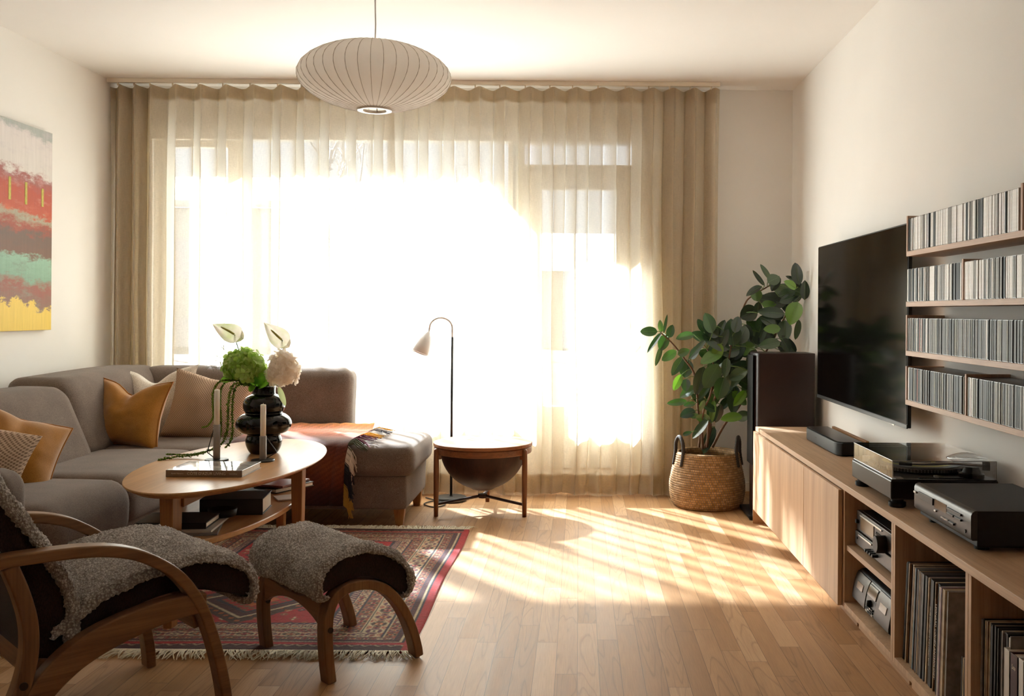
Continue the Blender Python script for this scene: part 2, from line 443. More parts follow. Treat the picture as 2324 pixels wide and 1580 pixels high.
def fleece_mat():
    t = NT('grey_sheepskin'); v = t.coord()
    vo = t.n('ShaderNodeTexVoronoi'); vo.inputs['Scale'].default_value = 150; t.l(v, vo.inputs['Vector'])
    n = t.noise(v, 420, 3, 0.6); b = t.noise(v, 14, 2)
    h = t.math('ADD', t.math('MULTIPLY', vo.outputs['Distance'], 0.8), t.math('MULTIPLY', n, 0.6))
    c = t.ramp(h, [(0.26, lin('#EFE9E2')), (0.80, lin('#958C84'))])
    t.base(t.mix(1.0, c, t.ramp(b, [(0.3, (0.82, 0.8, 0.78, 1)), (0.7, (1.1, 1.1, 1.1, 1))]), 'MULTIPLY'))
    t.set(Roughness=1.0, Specular_IOR_Level=0.1, Sheen_Weight=0.3); t.bump(t.math('SUBTRACT', 1.0, h), 1.0, 0.006); return t.m
M['fleece'] = fleece_mat()
M['darkcloth'] = fabric('dark_brown_cloth', '#211915', '#382C28', 700, bump=0.2, blot=0.1)
M['bent'] = {a: wood('lacquered_beech_'+a, '#6C4C32', '#946E4A', a, 1.0, 0.36, fine=0.2) for a in 'xyz'}
M['oak'] = {a: wood('pale_oak_'+a, '#B08C6C', '#D0AE8C', a, 0.8, 0.5, fine=0.16) for a in 'xyz'}
M['oakdark'] = {a: wood('oak_shelf_edge_'+a, '#B8937A', '#D9B89C', a, 1.2, 0.5, fine=0.15) for a in 'xyz'}
M['tabletop'] = wood('oak_veneer_top', '#AD7E50', '#C79B6C', 'y', 0.7, 0.3, fine=0.14)
M['tabletop'].node_tree.nodes['Principled BSDF'].inputs['Specular IOR Level'].default_value = 0.25
M['tableleg'] = wood('oak_table_leg', '#8A5B30', '#B07C48', 'z', 1.0, 0.4, fine=0.2)
M['teak'] = {a: wood('teak_'+a, '#6A3A20', '#95603C', a, 0.9, 0.3, fine=0.3) for a in 'xyz'}
M['teaktop'] = wood('teak_top', '#7C4C30', '#A87450', 'x', 0.6, 0.5, fine=0.2)
M['teaktop'].node_tree.nodes['Principled BSDF'].inputs['Specular IOR Level'].default_value = 0.15
M['bowl'] = wood('dark_teak_bowl', '#28150F', '#452619', 'z', 0.7, 0.55, fine=0.3)
M['black'] = plain('black_plastic', '#0E0D0D', 0.45, var=0.1, spec=0.3)
M['blackgloss'] = plain('gloss_black_glaze', '#020202', 0.08, var=0.0, spec=0.38)
M['screen'] = plain('tv_screen', '#040404', 0.10, var=0.0, spec=0.07)
M['darkmetal'] = plain('dark_metal', '#3B3836', 0.38, metal=0.8, var=0.05)
M['grey_alu'] = plain('grey_brushed_aluminium', '#4E4843', 0.42, metal=0.75, var=0.08, vscale=60)
M['silver'] = plain('silver_metal', '#B9B3AC', 0.3, metal=0.9, var=0.04)
M['candle'] = plain('white_wax', '#F6EEE4', 0.5, var=0.02)
M['candle'].node_tree.nodes['Principled BSDF'].inputs['Subsurface Weight'].default_value = 0.6
M['candle'].node_tree.nodes['Principled BSDF'].inputs['Subsurface Radius'].default_value = (0.02, 0.016, 0.012)
M['lampwhite'] = plain('grey_white_lacquer', '#DAD6D4', 0.4, var=0.02)
M['lampbase'] = plain('dark_grey_lacquer', '#33312F', 0.45, var=0.05)
M['speaker'] = plain('dark_walnut_vinyl', '#2A1A18', 0.4, var=0.15, vscale=8)
M['paper'] = plain('book_pages', '#E4DBCD', 0.8, var=0.05, vscale=80)
M['letter_pale'] = plain('pale_lettering', '#D8CDBE', 0.6, var=0.0)
M['letter_white'] = plain('white_lettering', '#E6E2DC', 0.6, var=0.0)

# ================================================================ THE ROOM
XL, XR, YB, YF, ZC = -3.02, 1.395, 6.38, -2.6, 2.64
def struct(name, geo, mat, parent=None, **kw):
    o = obj(name, geo, mat, parent, **kw)
    if parent is None: o['kind'] = 'structure'
    return o
struct('floor', box(XL-0.2, XR+0.2, YF-0.2, YB+0.18, -0.12, 0.0), M['floor'])
struct('ceiling', box(XL-0.2, XR+0.2, YF-0.2, YB+0.18, ZC, ZC+0.15), M['ceil'])
struct('wall_left', box(XL-0.2, XL, YF-0.2, YB, 0, ZC), M['wall'])
struct('wall_right', box(XR, XR+0.2, YF-0.2, YB, 0, ZC), M['wall'])
struct('wall_front', box(XL, XR, YF-0.2, YF, 0, ZC), M['wall'])
WX0, WX1, DX0, DX1, HZ = -2.83, -0.45, -0.45, 0.42, 2.36
struct('wall_back', join(box(XL, WX0, YB, YB+0.18, 0, ZC), box(DX1, XR, YB, YB+0.18, 0, ZC), box(WX0, DX1, YB, YB+0.18, HZ, ZC), box(WX0, WX1, YB, YB+0.18, 0, 0.50)), M['wall'])
struct('baseboard_right', box(XR-0.012, XR, YF, YB, 0, 0.06), M['wall'], bevel=0.003)
struct('baseboard_back', box(DX1+0.02, XR-0.012, YB-0.012, YB, 0, 0.06), M['wall'], bevel=0.003)
# window with one narrow opening casement and one wide fixed pane
wn = thing('window_1', None, None, (-1.64, YB+0.1, 0.5), kind='structure')
obj('window_frame', join(frame_xz(WX0, WX1+0.03, 0.50, HZ, 0.06, YB+0.06, YB+0.15), box(-2.27, -2.21, YB+0.06, YB+0.15, 0.56, HZ-0.06)), M['frame'], wn, bevel=0.004)
sa = obj('casement', frame_xz(-2.77, -2.27, 0.55, 2.31, 0.065, YB+0.04, YB+0.10, 0.075), M['frame'], wn, bevel=0.005)
obj('window_handle', tube([(-2.30, YB+0.04, 1.42), (-2.30, YB+0.005, 1.42), (-2.30, YB-0.005, 1.40), (-2.30, YB-0.005, 1.28)], 0.009, 8), M['frame'], sa, smooth=True)
obj('pane', box(-2.71, -2.33, YB+0.07, YB+0.078, 0.62, 2.25), M['glass'], wn)
obj('pane', box(-2.22, -0.47, YB+0.10, YB+0.108, 0.55, 2.31), M['glass'], wn)
obj('window_sill', box(WX0+0.01, WX1-0.01, YB-0.03, YB+0.06, 0.502, 0.525), M['frame'], wn, bevel=0.004)
# balcony door with a fixed light above it
dn = thing('door_1', None, None, (0.0, YB+0.1, 0.0), kind='structure')
obj('door_frame', join(frame_xz(DX0+0.0, DX1, 0.0, HZ, 0.075, YB+0.06, YB+0.15, 0.05, 0.07), box(DX0+0.075, DX1-0.075, YB+0.06, YB+0.15, 2.09, 2.15)), M['frame'], dn, bevel=0.004)
obj('pane', box(-0.30, 0.36, YB+0.10, YB+0.108, 2.14, 2.30), M['glass'], dn)
lf = obj('door_leaf', join(frame_xz(-0.385, 0.36, 0.045, 2.10, 0.12, YB+0.03, YB+0.10, 0.50), box(-0.20, 0.23, YB+0.022, YB+0.03, 0.14, 0.50)), M['frame'], dn, bevel=0.005)
obj('pane', box(-0.245, 0.275, YB+0.06, YB+0.068, 0.55, 2.0), M['glass'], lf)
obj('door_handle', tube([(0.335, YB+0.03, 1.08), (0.335, YB-0.015, 1.08), (0.32, YB-0.02, 1.08), (0.22, YB-0.02, 1.075)], 0.01, 8), M['frame'], lf, smooth=True)
struct('trim_1', box(WX0-0.03, DX1+0.03, YB-0.035, YB, 2.285, 2.385), M['frame'], bevel=0.006)
# radiator under the window
rd = thing('radiator', 'white panel radiator below the window behind the sheer curtain', 'radiator', (-1.65, YB-0.06, 0.08))
obj('panel', join(box(-2.5, -0.80, YB-0.075, YB-0.045, 0.10, 0.40), *[box(-2.49+i*0.034, -2.472+i*0.034, YB-0.08, YB-0.075, 0.12, 0.38) for i in range(50)]), M['steel_white'], rd)
obj('top_grille', join(*[box(-2.49+i*0.02, -2.478+i*0.02, YB-0.075, YB-0.02, 0.402, 0.408) for i in range(84)]), M['steel_white'], rd)
for bx_ in (-2.3, -1.0): obj('bracket', box(bx_, bx_+0.03, YB-0.045, YB-0.001, 0.0, 0.3), M['steel_white'], rd)
# outside
struct('ground', box(-60, 60, YB+0.18, 90, -0.6, -0.10), M['concrete'])
bal = thing('shading_overhang', 'unseen concrete overhang above window and balcony door, shaped to shade the curtain top', 'balcony', (0, 7, 2.8))
obj('slab', join(box(-7, -1.22, YB+0.18, 6.87, 2.70, 2.86), box(-1.22, 4.0, YB+0.18, 7.62, 2.70, 2.86)), M['concrete'], bal)  # unseen overhang, outline set so its shadow edge falls across the curtain
def house(x0, x1, y, h, lab, seed):
    hb = thing('house', lab, 'house', ((x0+x1)/2, y, -0.1))
    obj('wall', box(x0, x1, y, y+9, -0.1, h), M['outwall'], hb)
    obj('roof', prism([(y-0.4, h), (y+9.4, h), (y+4.5, h+1.7)], 'x', x0-0.4, x1+0.4), M['roof'], hb)
    k = int((x1-x0)//2.6)
    for i in range(k):
        xc = x0+(i+0.5)*(x1-x0)/k
        for z in ([0.9, 3.6] if h > 4.4 else [0.9]):
            obj('house_window', box(xc-0.5, xc+0.5, y-0.04, y+0.02, z, z+1.3), M['steel_white'], hb)
house(-17.5, -9.2, 33, 4.6, 'grey house across the yard seen through the left casement', 1)
house(-7.4, -4.0, 38, 3.6, 'low grey house across the yard behind the wide window pane', 2)
house(-2.2, 5.6, 34, 2.6, 'grey bungalow across the yard seen through the balcony door', 3)
def tree(x, y, h, lab, seed):
    rnd = random.Random(seed); gs = []
    def br(p, d, L, r, lev):
        q = p+d*L; mid = (p+q)/2+Vector((rnd.uniform(-1, 1), rnd.uniform(-1, 1), 0))*L*0.06
        gs.append(tube([p, mid, q], [r, r*0.85, r*0.7], 5))
        if lev == 0: return
        for i in range(3 if lev > 1 else 4):
            a = rnd.uniform(0, 2*pi); t = rnd.uniform(0.35, 0.8)
            nd = (d+Vector((math.cos(a), math.sin(a), 0.15))*t).normalized()
            br(p+d*L*rnd.uniform(0.6, 1.0), nd, L*rnd.uniform(0.55, 0.75), r*0.55, lev-1)
    br(Vector((x, y, -0.1)), Vector((0, 0, 1)), h*0.42, h*0.012, 4)
    obj('bare_tree', join(*gs), M['bark'], props=dict(label=lab, cat='tree'), smooth=True)
tree(-11.5, 26, 8.5, 'bare winter tree behind the left part of the window', 3)
tree(-6.2, 24, 8.0, 'bare winter tree behind the middle of the window', 5)
tree(-2.6, 27, 7.0, 'bare winter tree right of the middle of the window', 8)

# curtains
trk = thing('curtain_track', 'white ceiling curtain track running across the window wall', 'curtain track', (-1.05, 6.2, ZC-0.02))
obj('rail', join(box(XL+0.005, 0.885, 6.165, 6.215, ZC-0.022, ZC-0.0005), box(XL+0.005, 0.885, 6.158, 6.164, ZC-0.028, ZC-0.0005)), M['frame'], trk, bevel=0.002)
def curtain(x0, x1, lab, pitch, amp, seed, yc=6.19, tight=None):
    rnd = random.Random(seed)
    ph = [0.0]; n = int((x1-x0)/0.006)
    xs = [x0+(x1-x0)*i/(n-1) for i in range(n)]
    # phase advances with x; faster where the cloth is gathered
    for i in range(1, n):
        p = pitch
        if tight and tight[0] < xs[i] < tight[1]: p = tight[2]
        p *= 1+0.28*noise.noise(Vector((xs[i]*3.1+seed, 0, 0)))
        ph.append(ph[-1]+(xs[i]-xs[i-1])/p*2*pi)
    Z = [2.604-(2.604-0.10)*j/34 for j in range(35)]+[0.075, 0.05, 0.03, 0.017, 0.010]
    rows = len(Z)
    def pos(i, j, z):
        t = (2.604-z)/2.604
        a = amp*(1+0.35*noise.noise(Vector((xs[i]*2.3, z*0.5, seed+5.0))))
        sk = 0.018*noise.noise(Vector((xs[i]*5, z*0.9, seed)))*t*2
        y = yc+a*math.sin(ph[i])*(1-0.15*t)+0.012*math.sin(ph[i]*2.3+z*0.7)*t
        x = xs[i]+0.35*a*math.sin(ph[i]*2+0.6)*(0.15+0.85*min(1, t*5))+sk
        if z < 0.16:
            k = (0.16-z)/0.16; y -= 0.035*k*k*(1+0.9*noise.noise(Vector((xs[i]*6, 0, seed)))); x += 0.02*k*noise.noise(Vector((xs[i]*9, 1, seed)))
        return [x, y, z]
    V, F = [], []
    for j, z in enumerate(Z):
        for i in range(n):
            p = pos(i, j, z)
            if j < 3: p[2] -= 0.008*(1+math.sin(ph[i]+0.9))*(1-j/3)
            if z < 0.05: p[2] = max(0.004, z+0.02*noise.noise(Vector((xs[i]*4, 2, seed))))
            V.append(tuple(p))
    for j in range(rows-1):
        for i in range(n-1): F.append((j*n+i, j*n+i+1, (j+1)*n+i+1, (j+1)*n+i))
    t = thing('curtain', lab, 'curtain', ((x0+x1)/2, yc, 0.0))
    obj('sheer_panel', (V, F), M['sheer'], t, smooth=True)
    # cloth stacked back at the closed end of the track: a second layer behind the first
    if tight:
        ii = [i for i in range(n) if tight[0] <= xs[i] <= tight[1]][::2]; V4, F4 = [], []
        for j, z in enumerate(Z[:34:3]+[0.11]):
            for i in ii:
                p = pos(i, 0, z); V4.append((p[0]+0.02*math.sin(ph[i]*0.7), p[1]+0.05+0.012*math.sin(ph[i]*1.6), z-0.012))
        k_ = len(ii); nr_ = len(V4)//k_
        for j in range(nr_-1):
            for i in range(k_-1): F4.append((j*k_+i, j*k_+i+1, (j+1)*k_+i+1, (j+1)*k_+i))
        obj('stacked_cloth', (V4, F4), M['sheer_head'], t, smooth=True)
    # doubled heading: a second layer just behind
    V2, F2 = [], []
    HZs = [2.602, 2.586, 2.566, 2.546, 2.526, 2.511]
    for j, z in enumerate(HZs):
        for i in range(n):
            p = pos(i, 0, z)
            if j < 2: p[2] -= 0.008*(1+math.sin(ph[i]+0.9))*(1-j/2.5)
            p[1] += 0.003; V2.append(tuple(p))
    for j in range(len(HZs)-1):
        for i in range(n-1): F2.append((j*n+i, j*n+i+1, (j+1)*n+i+1, (j+1)*n+i))
    obj('heading_band', (V2, F2), M['sheer_head'], t, smooth=True)
    # hem turned up at the foot
    V3, F3 = [], []
    for j, z in enumerate([0.135, 0.10, 0.07, 0.04, 0.02]):
        for i in range(n):
            p = pos(i, 0, z); p[1] += 0.003; V3.append(tuple(p))
    for j in range(4):
        for i in range(n-1): F3.append((j*n+i, j*n+i+1, (j+1)*n+i+1, (j+1)*n+i))
    obj('hem', (V3, F3), M['sheer_head'], t, smooth=True)
    # gliders
    k = ph[0]+pi
    while k < ph[-1]-1:
        i = min(range(n), key=lambda q: abs(ph[q]-k)); obj('glider', cbox((xs[i], yc, 2.608), (0.008, 0.010, 0.020)), M['frame'], t); k += 2*pi
curtain(XL+0.015, -1.20, 'cream sheer curtain panel on the left, from the corner to mid window', 0.165, 0.042, 3, tight=(-3.1, -2.72, 0.10))
curtain(-1.24, 0.885, 'cream sheer curtain panel on the right, bunched denser at its right end', 0.158, 0.034, 11, tight=(0.44, 0.9, 0.135))

# ================================================================ PENDANT LAMP
pc = (-0.885, 4.16)
pl = thing('pendant_lamp', 'white saucer shaped ribbed pendant lamp hanging from the ceiling', 'pendant lamp', (pc[0], pc[1], ZC))
def shade_mat():
    t = NT('pendant_skin'); tl = t.n('ShaderNodeBsdfTranslucent'); tl.inputs[0].default_value = lin('#FBF8F4')
    df = t.n('ShaderNodeBsdfDiffuse'); df.inputs[0].default_value = lin('#F8F4F0')
    mx = t.n('ShaderNodeMixShader'); mx.inputs[0].default_value = 0.55; t.l(df.outputs[0], mx.inputs[1]); t.l(tl.outputs[0], mx.inputs[2])
    t.l(mx.outputs[0], t.out.inputs[0]); return t.m
M['shade'] = shade_mat()
NR = 40
R0, zt, zb = 0.325, 2.315, 2.035
prof = []
for k in range(33):
    a = k/32*pi
    r = 0.062+(R0-0.062)*math.sin(a)**1.35
    z = 2.175+0.14*math.cos(a)*(1.0 if a < pi/2 else 1.0)
    prof.append((r, z-0.0))
prof = spline(prof, 1).tolist()
sk = lathe(prof, (pc[0], pc[1], 0), 240, fr=lambda t, k: 1-0.012*(abs(math.sin(t*NR/2)))*math.sin(k/32*pi))
obj('lamp_shade', (sk[0], [f for f in sk[1] if len(f) == 4]), M['shade'], pl, smooth=True)
obj('ribs', join(*[tube([(pc[0]+(r+0.001)*math.cos(2*pi*i/NR), pc[1]+(r+0.001)*math.sin(2*pi*i/NR), z) for r, z in prof[1:32:2]], 0.0013, 4, False) for i in range(NR)]), plain('shade_wire', '#BDB3A8', 0.6), pl)
obj('bottom_ring', lathe([(0.050, 2.030), (0.072, 2.028), (0.074, 2.036), (0.060, 2.042), (0.050, 2.040)], (pc[0], pc[1], 0), 48, closed=True), M['steel_white'], pl, smooth=True)
obj('lamp_socket', lathe([(0.02, 2.10), (0.022, 2.20), (0.012, 2.30), (0.004, 2.32)], (pc[0], pc[1], 0), 16), M['steel_white'], pl, smooth=True)
obj('inner_cage', join(*[tube([(pc[0]+0.05*math.cos(a), pc[1]+0.05*math.sin(a), 2.034), (pc[0]+0.02*math.cos(a), pc[1]+0.02*math.sin(a), 2.12)], 0.0015, 4) for a in (0, pi/2, pi, 3*pi/2)]), M['darkmetal'], pl)
obj('cord', tube([(pc[0], pc[1], 2.31), (pc[0]+0.002, pc[1], 2.40), (pc[0]-0.001, pc[1], 2.50), (pc[0], pc[1], ZC-0.01)], 0.0033, 8), M['lampwhite'], pl, smooth=True)
obj('ceiling_cup', lathe([(0.0, 2.60), (0.05, 2.605), (0.055, ZC-0.001)], (pc[0], pc[1], 0), 24), M['steel_white'], pl, smooth=True)

# ================================================================ PAINTING
def painting_mat():
    t = NT('abstract_landscape_paint'); tc = t.n('ShaderNodeTexCoord'); sp = t.n('ShaderNodeSeparateXYZ'); t.l(tc.outputs['Object'], sp.inputs[0])
    y, z = sp.outputs[1], sp.outputs[2]
    wob = t.noise(t.coord((1, 2.2, 7)), 1.0, 4, 0.6); wob2 = t.noise(t.coord((1, 9, 22)), 1.0, 8, 0.72)
    zz = t.math('ADD', t.math('ADD', t.math('DIVIDE', z, 1.11), t.math('MULTIPLY', t.math('SUBTRACT', wob, 0.5), 0.10)), t.math('MULTIPLY', t.math('SUBTRACT', wob2, 0.5), 0.17))
    zz = t.math('ADD', zz, t.math('MULTIPLY', y, 0.06))
    c = t.ramp(zz, [(0.0, lin('#E8C44E')), (0.145, lin('#EBC857')), (0.155, lin('#8A6A58')), (0.23, lin('#9C5A4A')), (0.28, lin('#7FA38A')), (0.37, lin('#8FB59C')), (0.395, lin('#77533F')),
                    (0.49, lin('#6E5548')), (0.53, lin('#A04A34')), (0.575, lin('#A5A088')), (0.60, lin('#B9502F')), (0.70, lin('#B44E38')), (0.77, lin('#A0605A')), (0.80, lin('#D9D2CC')), (0.97, lin('#DCD4D2')), (1.0, lin('#AEB3B0'))])
    cl = t.noise(t.coord((1, 3, 9)), 1.6, 7, 0.75)
    c = t.mix(t.ramp(cl, [(0.52, (0, 0, 0, 1)), (0.72, (0.75, 0.75, 0.75, 1))]), c, t.ramp(zz, [(0.13, lin('#E8C650')), (0.17, lin('#8E9A86')), (0.45, lin('#5C5048')), (0.60, lin('#D06A40')), (0.85, lin('#C8C0C4'))]))
    scr = t.noise(t.coord((1, 60, 4)), 1.0, 4, 0.7)
    c = t.mix(1.0, c, t.ramp(scr, [(0.3, (0.9, 0.9, 0.9, 1)), (0.7, (1.05, 1.05, 1.05, 1))]), 'MULTIPLY')
    t.base(c); t.set(Roughness=0.6); t.bump(t.noise(t.coord(), 500, 2), 0.2, 0.001); return t.m
pt = thing('painting', 'large unframed abstract canvas in red, green and yellow bands on left wall', 'painting', (XL+0.002, 4.87, 1.05))
obj('canvas', box(XL+0.003, XL+0.035, 4.27, 5.48, 1.05, 2.16), painting_mat(), pt, bevel=0.002)
bl = plain('pale_yellow_green_paint', '#B8AC48', 0.6, var=0.2, vscale=60)
for yy, zz, h in ((5.06, 1.74, 0.12), (5.21, 1.73, 0.12), (5.37, 1.735, 0.10)):
    obj('brush_stroke', box(XL+0.0352, XL+0.0362, yy, yy+0.022, zz, zz+h), bl, pt)

# ================================================================ RUG
def srgb_arr(h): return np.array(lin(h)[:3])
def make_rug():
    x0, x1, y0, y1 = -1.98, -0.575, 3.31, 5.17
    cs = 0.0045; nx, ny = int((x1-x0)/cs), int((y1-y0)/cs)
    X = np.linspace(0, x1-x0, nx); Y = np.linspace(0, y1-y0, ny); XX, YY = np.meshgrid(X, Y, indexing='ij'); W, L = x1-x0, y1-y0
    red, dred, mar, navy, cream, tan, orange, brown, purple = [srgb_arr(c) for c in ('#9C1418', '#6A1014', '#43141A', '#1E1A2C', '#B8A280', '#7C5636', '#B05622', '#3C2218', '#5A2A3C')]
    col = np.zeros((nx, ny, 3)); col[:] = red
    sk = 0.060                                             # plain skirts at the two fringed ends
    dx = np.minimum(XX, W-XX); dyy = (np.minimum(YY, L-YY)-sk)*1.55; d = np.minimum(dx, dyy)
    hor = dyy < dx                                          # nearer an end: band runs along x
    tt = np.where(hor, XX, YY)
    rs = np.random.RandomState(4)
    def put(mask, c): col[mask] = c
    def band(a, b, kind):
        m = (d >= a) & (d < b); v = (d-a)/(b-a); w_ = b-a
        if kind == 'red': put(m, red)
        elif kind == 'navy': put(m, navy)
        elif kind == 'maroon': put(m, mar)
        elif kind == 'cream': put(m, cream)
        elif kind == 'pin': put(m, cream); put(m & (np.abs(v-0.5) < 0.3), navy)
        elif kind in ('ros', 'rosw'):
            base = cream if kind == 'rosw' else tan; put(m, base)
            p = w_*1.15; u = ((tt/p) % 1)-0.5; q = v-0.5; idx = np.floor(tt/p).astype(int)
            star = np.maximum(np.abs(u)*1.0+np.abs(q)*0.5, np.abs(u)*0.5+np.abs(q)*1.0)
            dia = np.abs(u)+np.abs(q)
            put(m & (star < 0.43), brown)
            put(m & (star < 0.43) & (idx % 2 == 0), purple*1.0)
            for k_, c_ in ((0, orange), (1, red), (2, cream), (3, orange)): put(m & (star < 0.22) & (idx % 4 == k_), c_)
            put(m & (dia < 0.10), navy)
            put(m & (star < 0.43) & (np.abs(np.abs(u)-np.abs(q)) < 0.045) & (star > 0.12), cream)
            put(m & (dia > 0.72) & (dia < 0.80), red); put(m & (dia > 0.88), dred)
            put(m & ((np.abs(u) > 0.44)) & (np.abs(q) < 0.2), dred)
        elif kind == 'zig':
            put(m, purple); u = (tt/0.026) % 1; s_ = np.abs((u-v*0.9) % 1-0.5)
            put(m & (s_ < 0.13), cream); put(m & ((v < 0.13) | (v > 0.87)), navy)
        elif kind == 'dash': put(m, mar); u = (tt/0.018) % 1; put(m & (u < 0.4) & (np.abs(v-0.5) < 0.28), cream)
    bands = [(0.035, 'red'), (0.008, 'navy'), (0.008, 'cream'), (0.018, 'maroon'), (0.006, 'navy'), (0.042, 'ros'), (0.012, 'pin'), (0.072, 'rosw'), (0.012, 'pin'), (0.050, 'ros'), (0.012, 'pin'), (0.040, 'rosw'), (0.036, 'zig'), (0.008, 'navy')]
    a = 0.0
    for w_, k_ in bands: band(a, a+w_, k_); a += w_
    inn = d >= a
    # field: small scattered motifs, stepped medallion with latch hooks in the middle
    put(inn, red)
    gx, gy = 0.052, 0.052
    iu, iv = np.floor(XX/gx).astype(int), np.floor(YY/gy).astype(int); u, v = (XX/gx) % 1-0.5, (YY/gy) % 1-0.5
    h = (iu*7+iv*13) % 9
    dia = np.abs(u)+np.abs(v)
    for k_, c_ in ((0, cream), (2, orange), (4, navy), (5, tan), (7, navy)):
        put(inn & (h == k_) & (dia < 0.36) & (dia > 0.20), c_); put(inn & (h == k_) & (dia < 0.10), cream)
    put(inn & (h == 8) & (np.abs(u) < 0.08) & (np.abs(v) < 0.36), cream); put(inn & (h == 8) & (np.abs(v) < 0.08) & (np.abs(u) < 0.36), tan)
    for cy_ in (L*0.31, L*0.69):
        U, Vv = np.abs(XX-W/2), np.abs(YY-cy_)
        step = np.floor((U/0.30+Vv/0.30)*14)/14
        for lim, c_ in ((1.0, navy), (0.94, brown), (0.74, cream), (0.71, mar), (0.52, navy), (0.49, red), (0.28, cream), (0.25, orange), (0.14, navy), (0.07, cream)):
            put(inn & (step < lim), c_)
        ring = inn & (step < 0.94) & (step > 0.74)
        put(ring & ((np.floor(XX/0.03)+np.floor(YY/0.03)) % 3 == 0) & (np.abs((XX/0.03) % 1-0.5) < 0.3) & (np.abs((YY/0.03) % 1-0.5) < 0.3), orange*0.8)
        r2 = inn & (step < 0.49) & (step > 0.28); put(r2 & ((np.floor(XX/0.024)+np.floor(YY/0.024)) % 2 == 0), tan*0.8)
    skm = dyy < 0
    put(skm & (dx > 0.03), mar*0.8)
    sv = np.minimum(YY, L-YY)
    put(skm & (dx > 0.03) & (np.abs(sv-0.055-0.008*np.sin(XX*140)) < 0.004), cream*0.7)
    put(skm & (dx > 0.03) & (np.abs(sv-0.068) < 0.004), navy)
    # knotted pile jitter
    col *= (0.82+0.36*rs.rand(nx, ny, 1)); col *= (0.92+0.16*rs.rand(1, ny, 1))
    V = np.zeros((nx, ny, 3)); wav = 0.006*np.sin(Y*5.2)[None, :]*(XX/W > 0.5)*(XX/W-0.5)*2
    V[..., 0] = XX+x0+wav; V[..., 1] = YY+y0+0.004*np.sin(XX*9); V[..., 2] = 0.008+0.0012*rs.rand(nx, ny)+0.001*np.sin(XX*11+YY*7)
    V[0, :, 2] = V[-1, :, 2] = 0.001; V[:, 0, 2] = V[:, -1, 2] = 0.001
    idx = np.arange(nx*ny).reshape(nx, ny)
    F = np.stack([idx[:-1, :-1], idx[1:, :-1], idx[1:, 1:], idx[:-1, 1:]], -1).reshape(-1, 4).tolist()
    rt = thing('rug', 'red and cream patterned wool rug with cream fringes on the oak floor', 'rug', ((x0+x1)/2, (y0+y1)/2, 0))
    o = obj('rug_pile', (V.reshape(-1, 3), F), vcolmat('persian_wool', 0.95, 0.5, 0.2), rt, smooth=True)
    ca = o.data.color_attributes.new('Col', 'FLOAT_COLOR', 'POINT')
    ca.data.foreach_set('color', np.concatenate([col.reshape(-1, 3), np.ones((nx*ny, 1))], 1).astype(np.float32).ravel())
    rnd = random.Random(2)
    fm = plain('cream_cotton_fringe', '#E6DEC8', 0.9, var=0.1, vscale=60)
    for (ye, sg) in ((y0, -1), (y1, 1)):
        gs = []; x = x0+0.01
        while x < x1-0.005:
            L_ = rnd.uniform(0.05, 0.085); c = rnd.uniform(-0.03, 0.03)+0.02*math.sin(x*9); 
            p = [(x, ye-sg*0.004, 0.008), (x+c*0.3, ye+sg*L_*0.4, 0.010+rnd.uniform(0, 0.006)), (x+c*0.7, ye+sg*L_*0.75, 0.008+rnd.uniform(0, 0.006)), (x+c*1.2, ye+sg*L_, 0.004)]
            gs.append(tube(p, [0.0022, 0.0025, 0.0022, 0.0011], 4)); x += rnd.uniform(0.0028, 0.005)
        f_ = obj('fringe', join(*gs), fm, rt); f_['kind'] = 'stuff'
make_rug()

# ================================================================ SOFA
sf = thing('corner_sofa', 'taupe wool corner sofa with short wooden legs under the window', 'sofa', (-2.1, 5.2, 0))
def wob(sd, a=0.006):
    return lambda x, y, z: noise.noise(Vector((x*3+sd, y*3, z*3)))*a
def softbox(x0, x1, y0, y1, z0, z1, r, puff=0.0, sd=0, fn=None, n=18):
    cx, cy, cz, sx, sy, sz = (x0+x1)/2, (y0+y1)/2, (z0+z1)/2, x1-x0, y1-y0, z1-z0
    wv = wob(sd)
    def f(x, y, z):
        k = wv(x, y, z)
        if z > 0: z += puff*max(0, 1-(2*x/sx)**2)*max(0, 1-(2*y/sy)**2)
        p = (x+cx+k, y+cy+k, z+cz+k*0.6)
        return fn(*p) if fn else p
    return rbox(sx, sy, sz, r, n, f)
# bases
obj('base', softbox(-2.96, -1.97, 3.50, 5.90, 0.10, 0.30, 0.02), M['sofa'], sf, smooth=True)
obj('base', softbox(-2.0, -0.925, 5.22, 5.92, 0.095, 0.285, 0.02), M['sofa'], sf, smooth=True)
# seat cushions of the run along the left wall: front edges roll over
def lip(xf):
    def f(x, y, z):
        if x > xf-0.10: z -= 0.02*((x-xf+0.10)/0.10)**2
        return (x, y, z)
    return f
obj('seat_cushion', softbox(-2.52, -1.90, 3.50, 4.17, 0.215, 0.445, 0.085, 0.022, 1, lip(-1.90)), M['sofa'], sf, smooth=True)
obj('seat_cushion', softbox(-2.52, -1.94, 4.175, 5.06, 0.23, 0.445, 0.075, 0.015, 2, lip(-1.94)), M['sofa'], sf, smooth=True)
obj('seat_cushion', softbox(-2.56, -1.62, 5.07, 5.92, 0.27, 0.445, 0.06, 0.012, 3), M['sofa'], sf, smooth=True)
def chaise(x, y, z):
    k = max(0, (y-5.2)/0.7); return (x, y, z-0.012*k*(1 if z > 0.35 else 0))
obj('seat_cushion', softbox(-1.63, -0.885, 5.19, 5.93, 0.275, 0.447, 0.055, 0.012, 4, chaise), M['sofa'], sf, smooth=True)
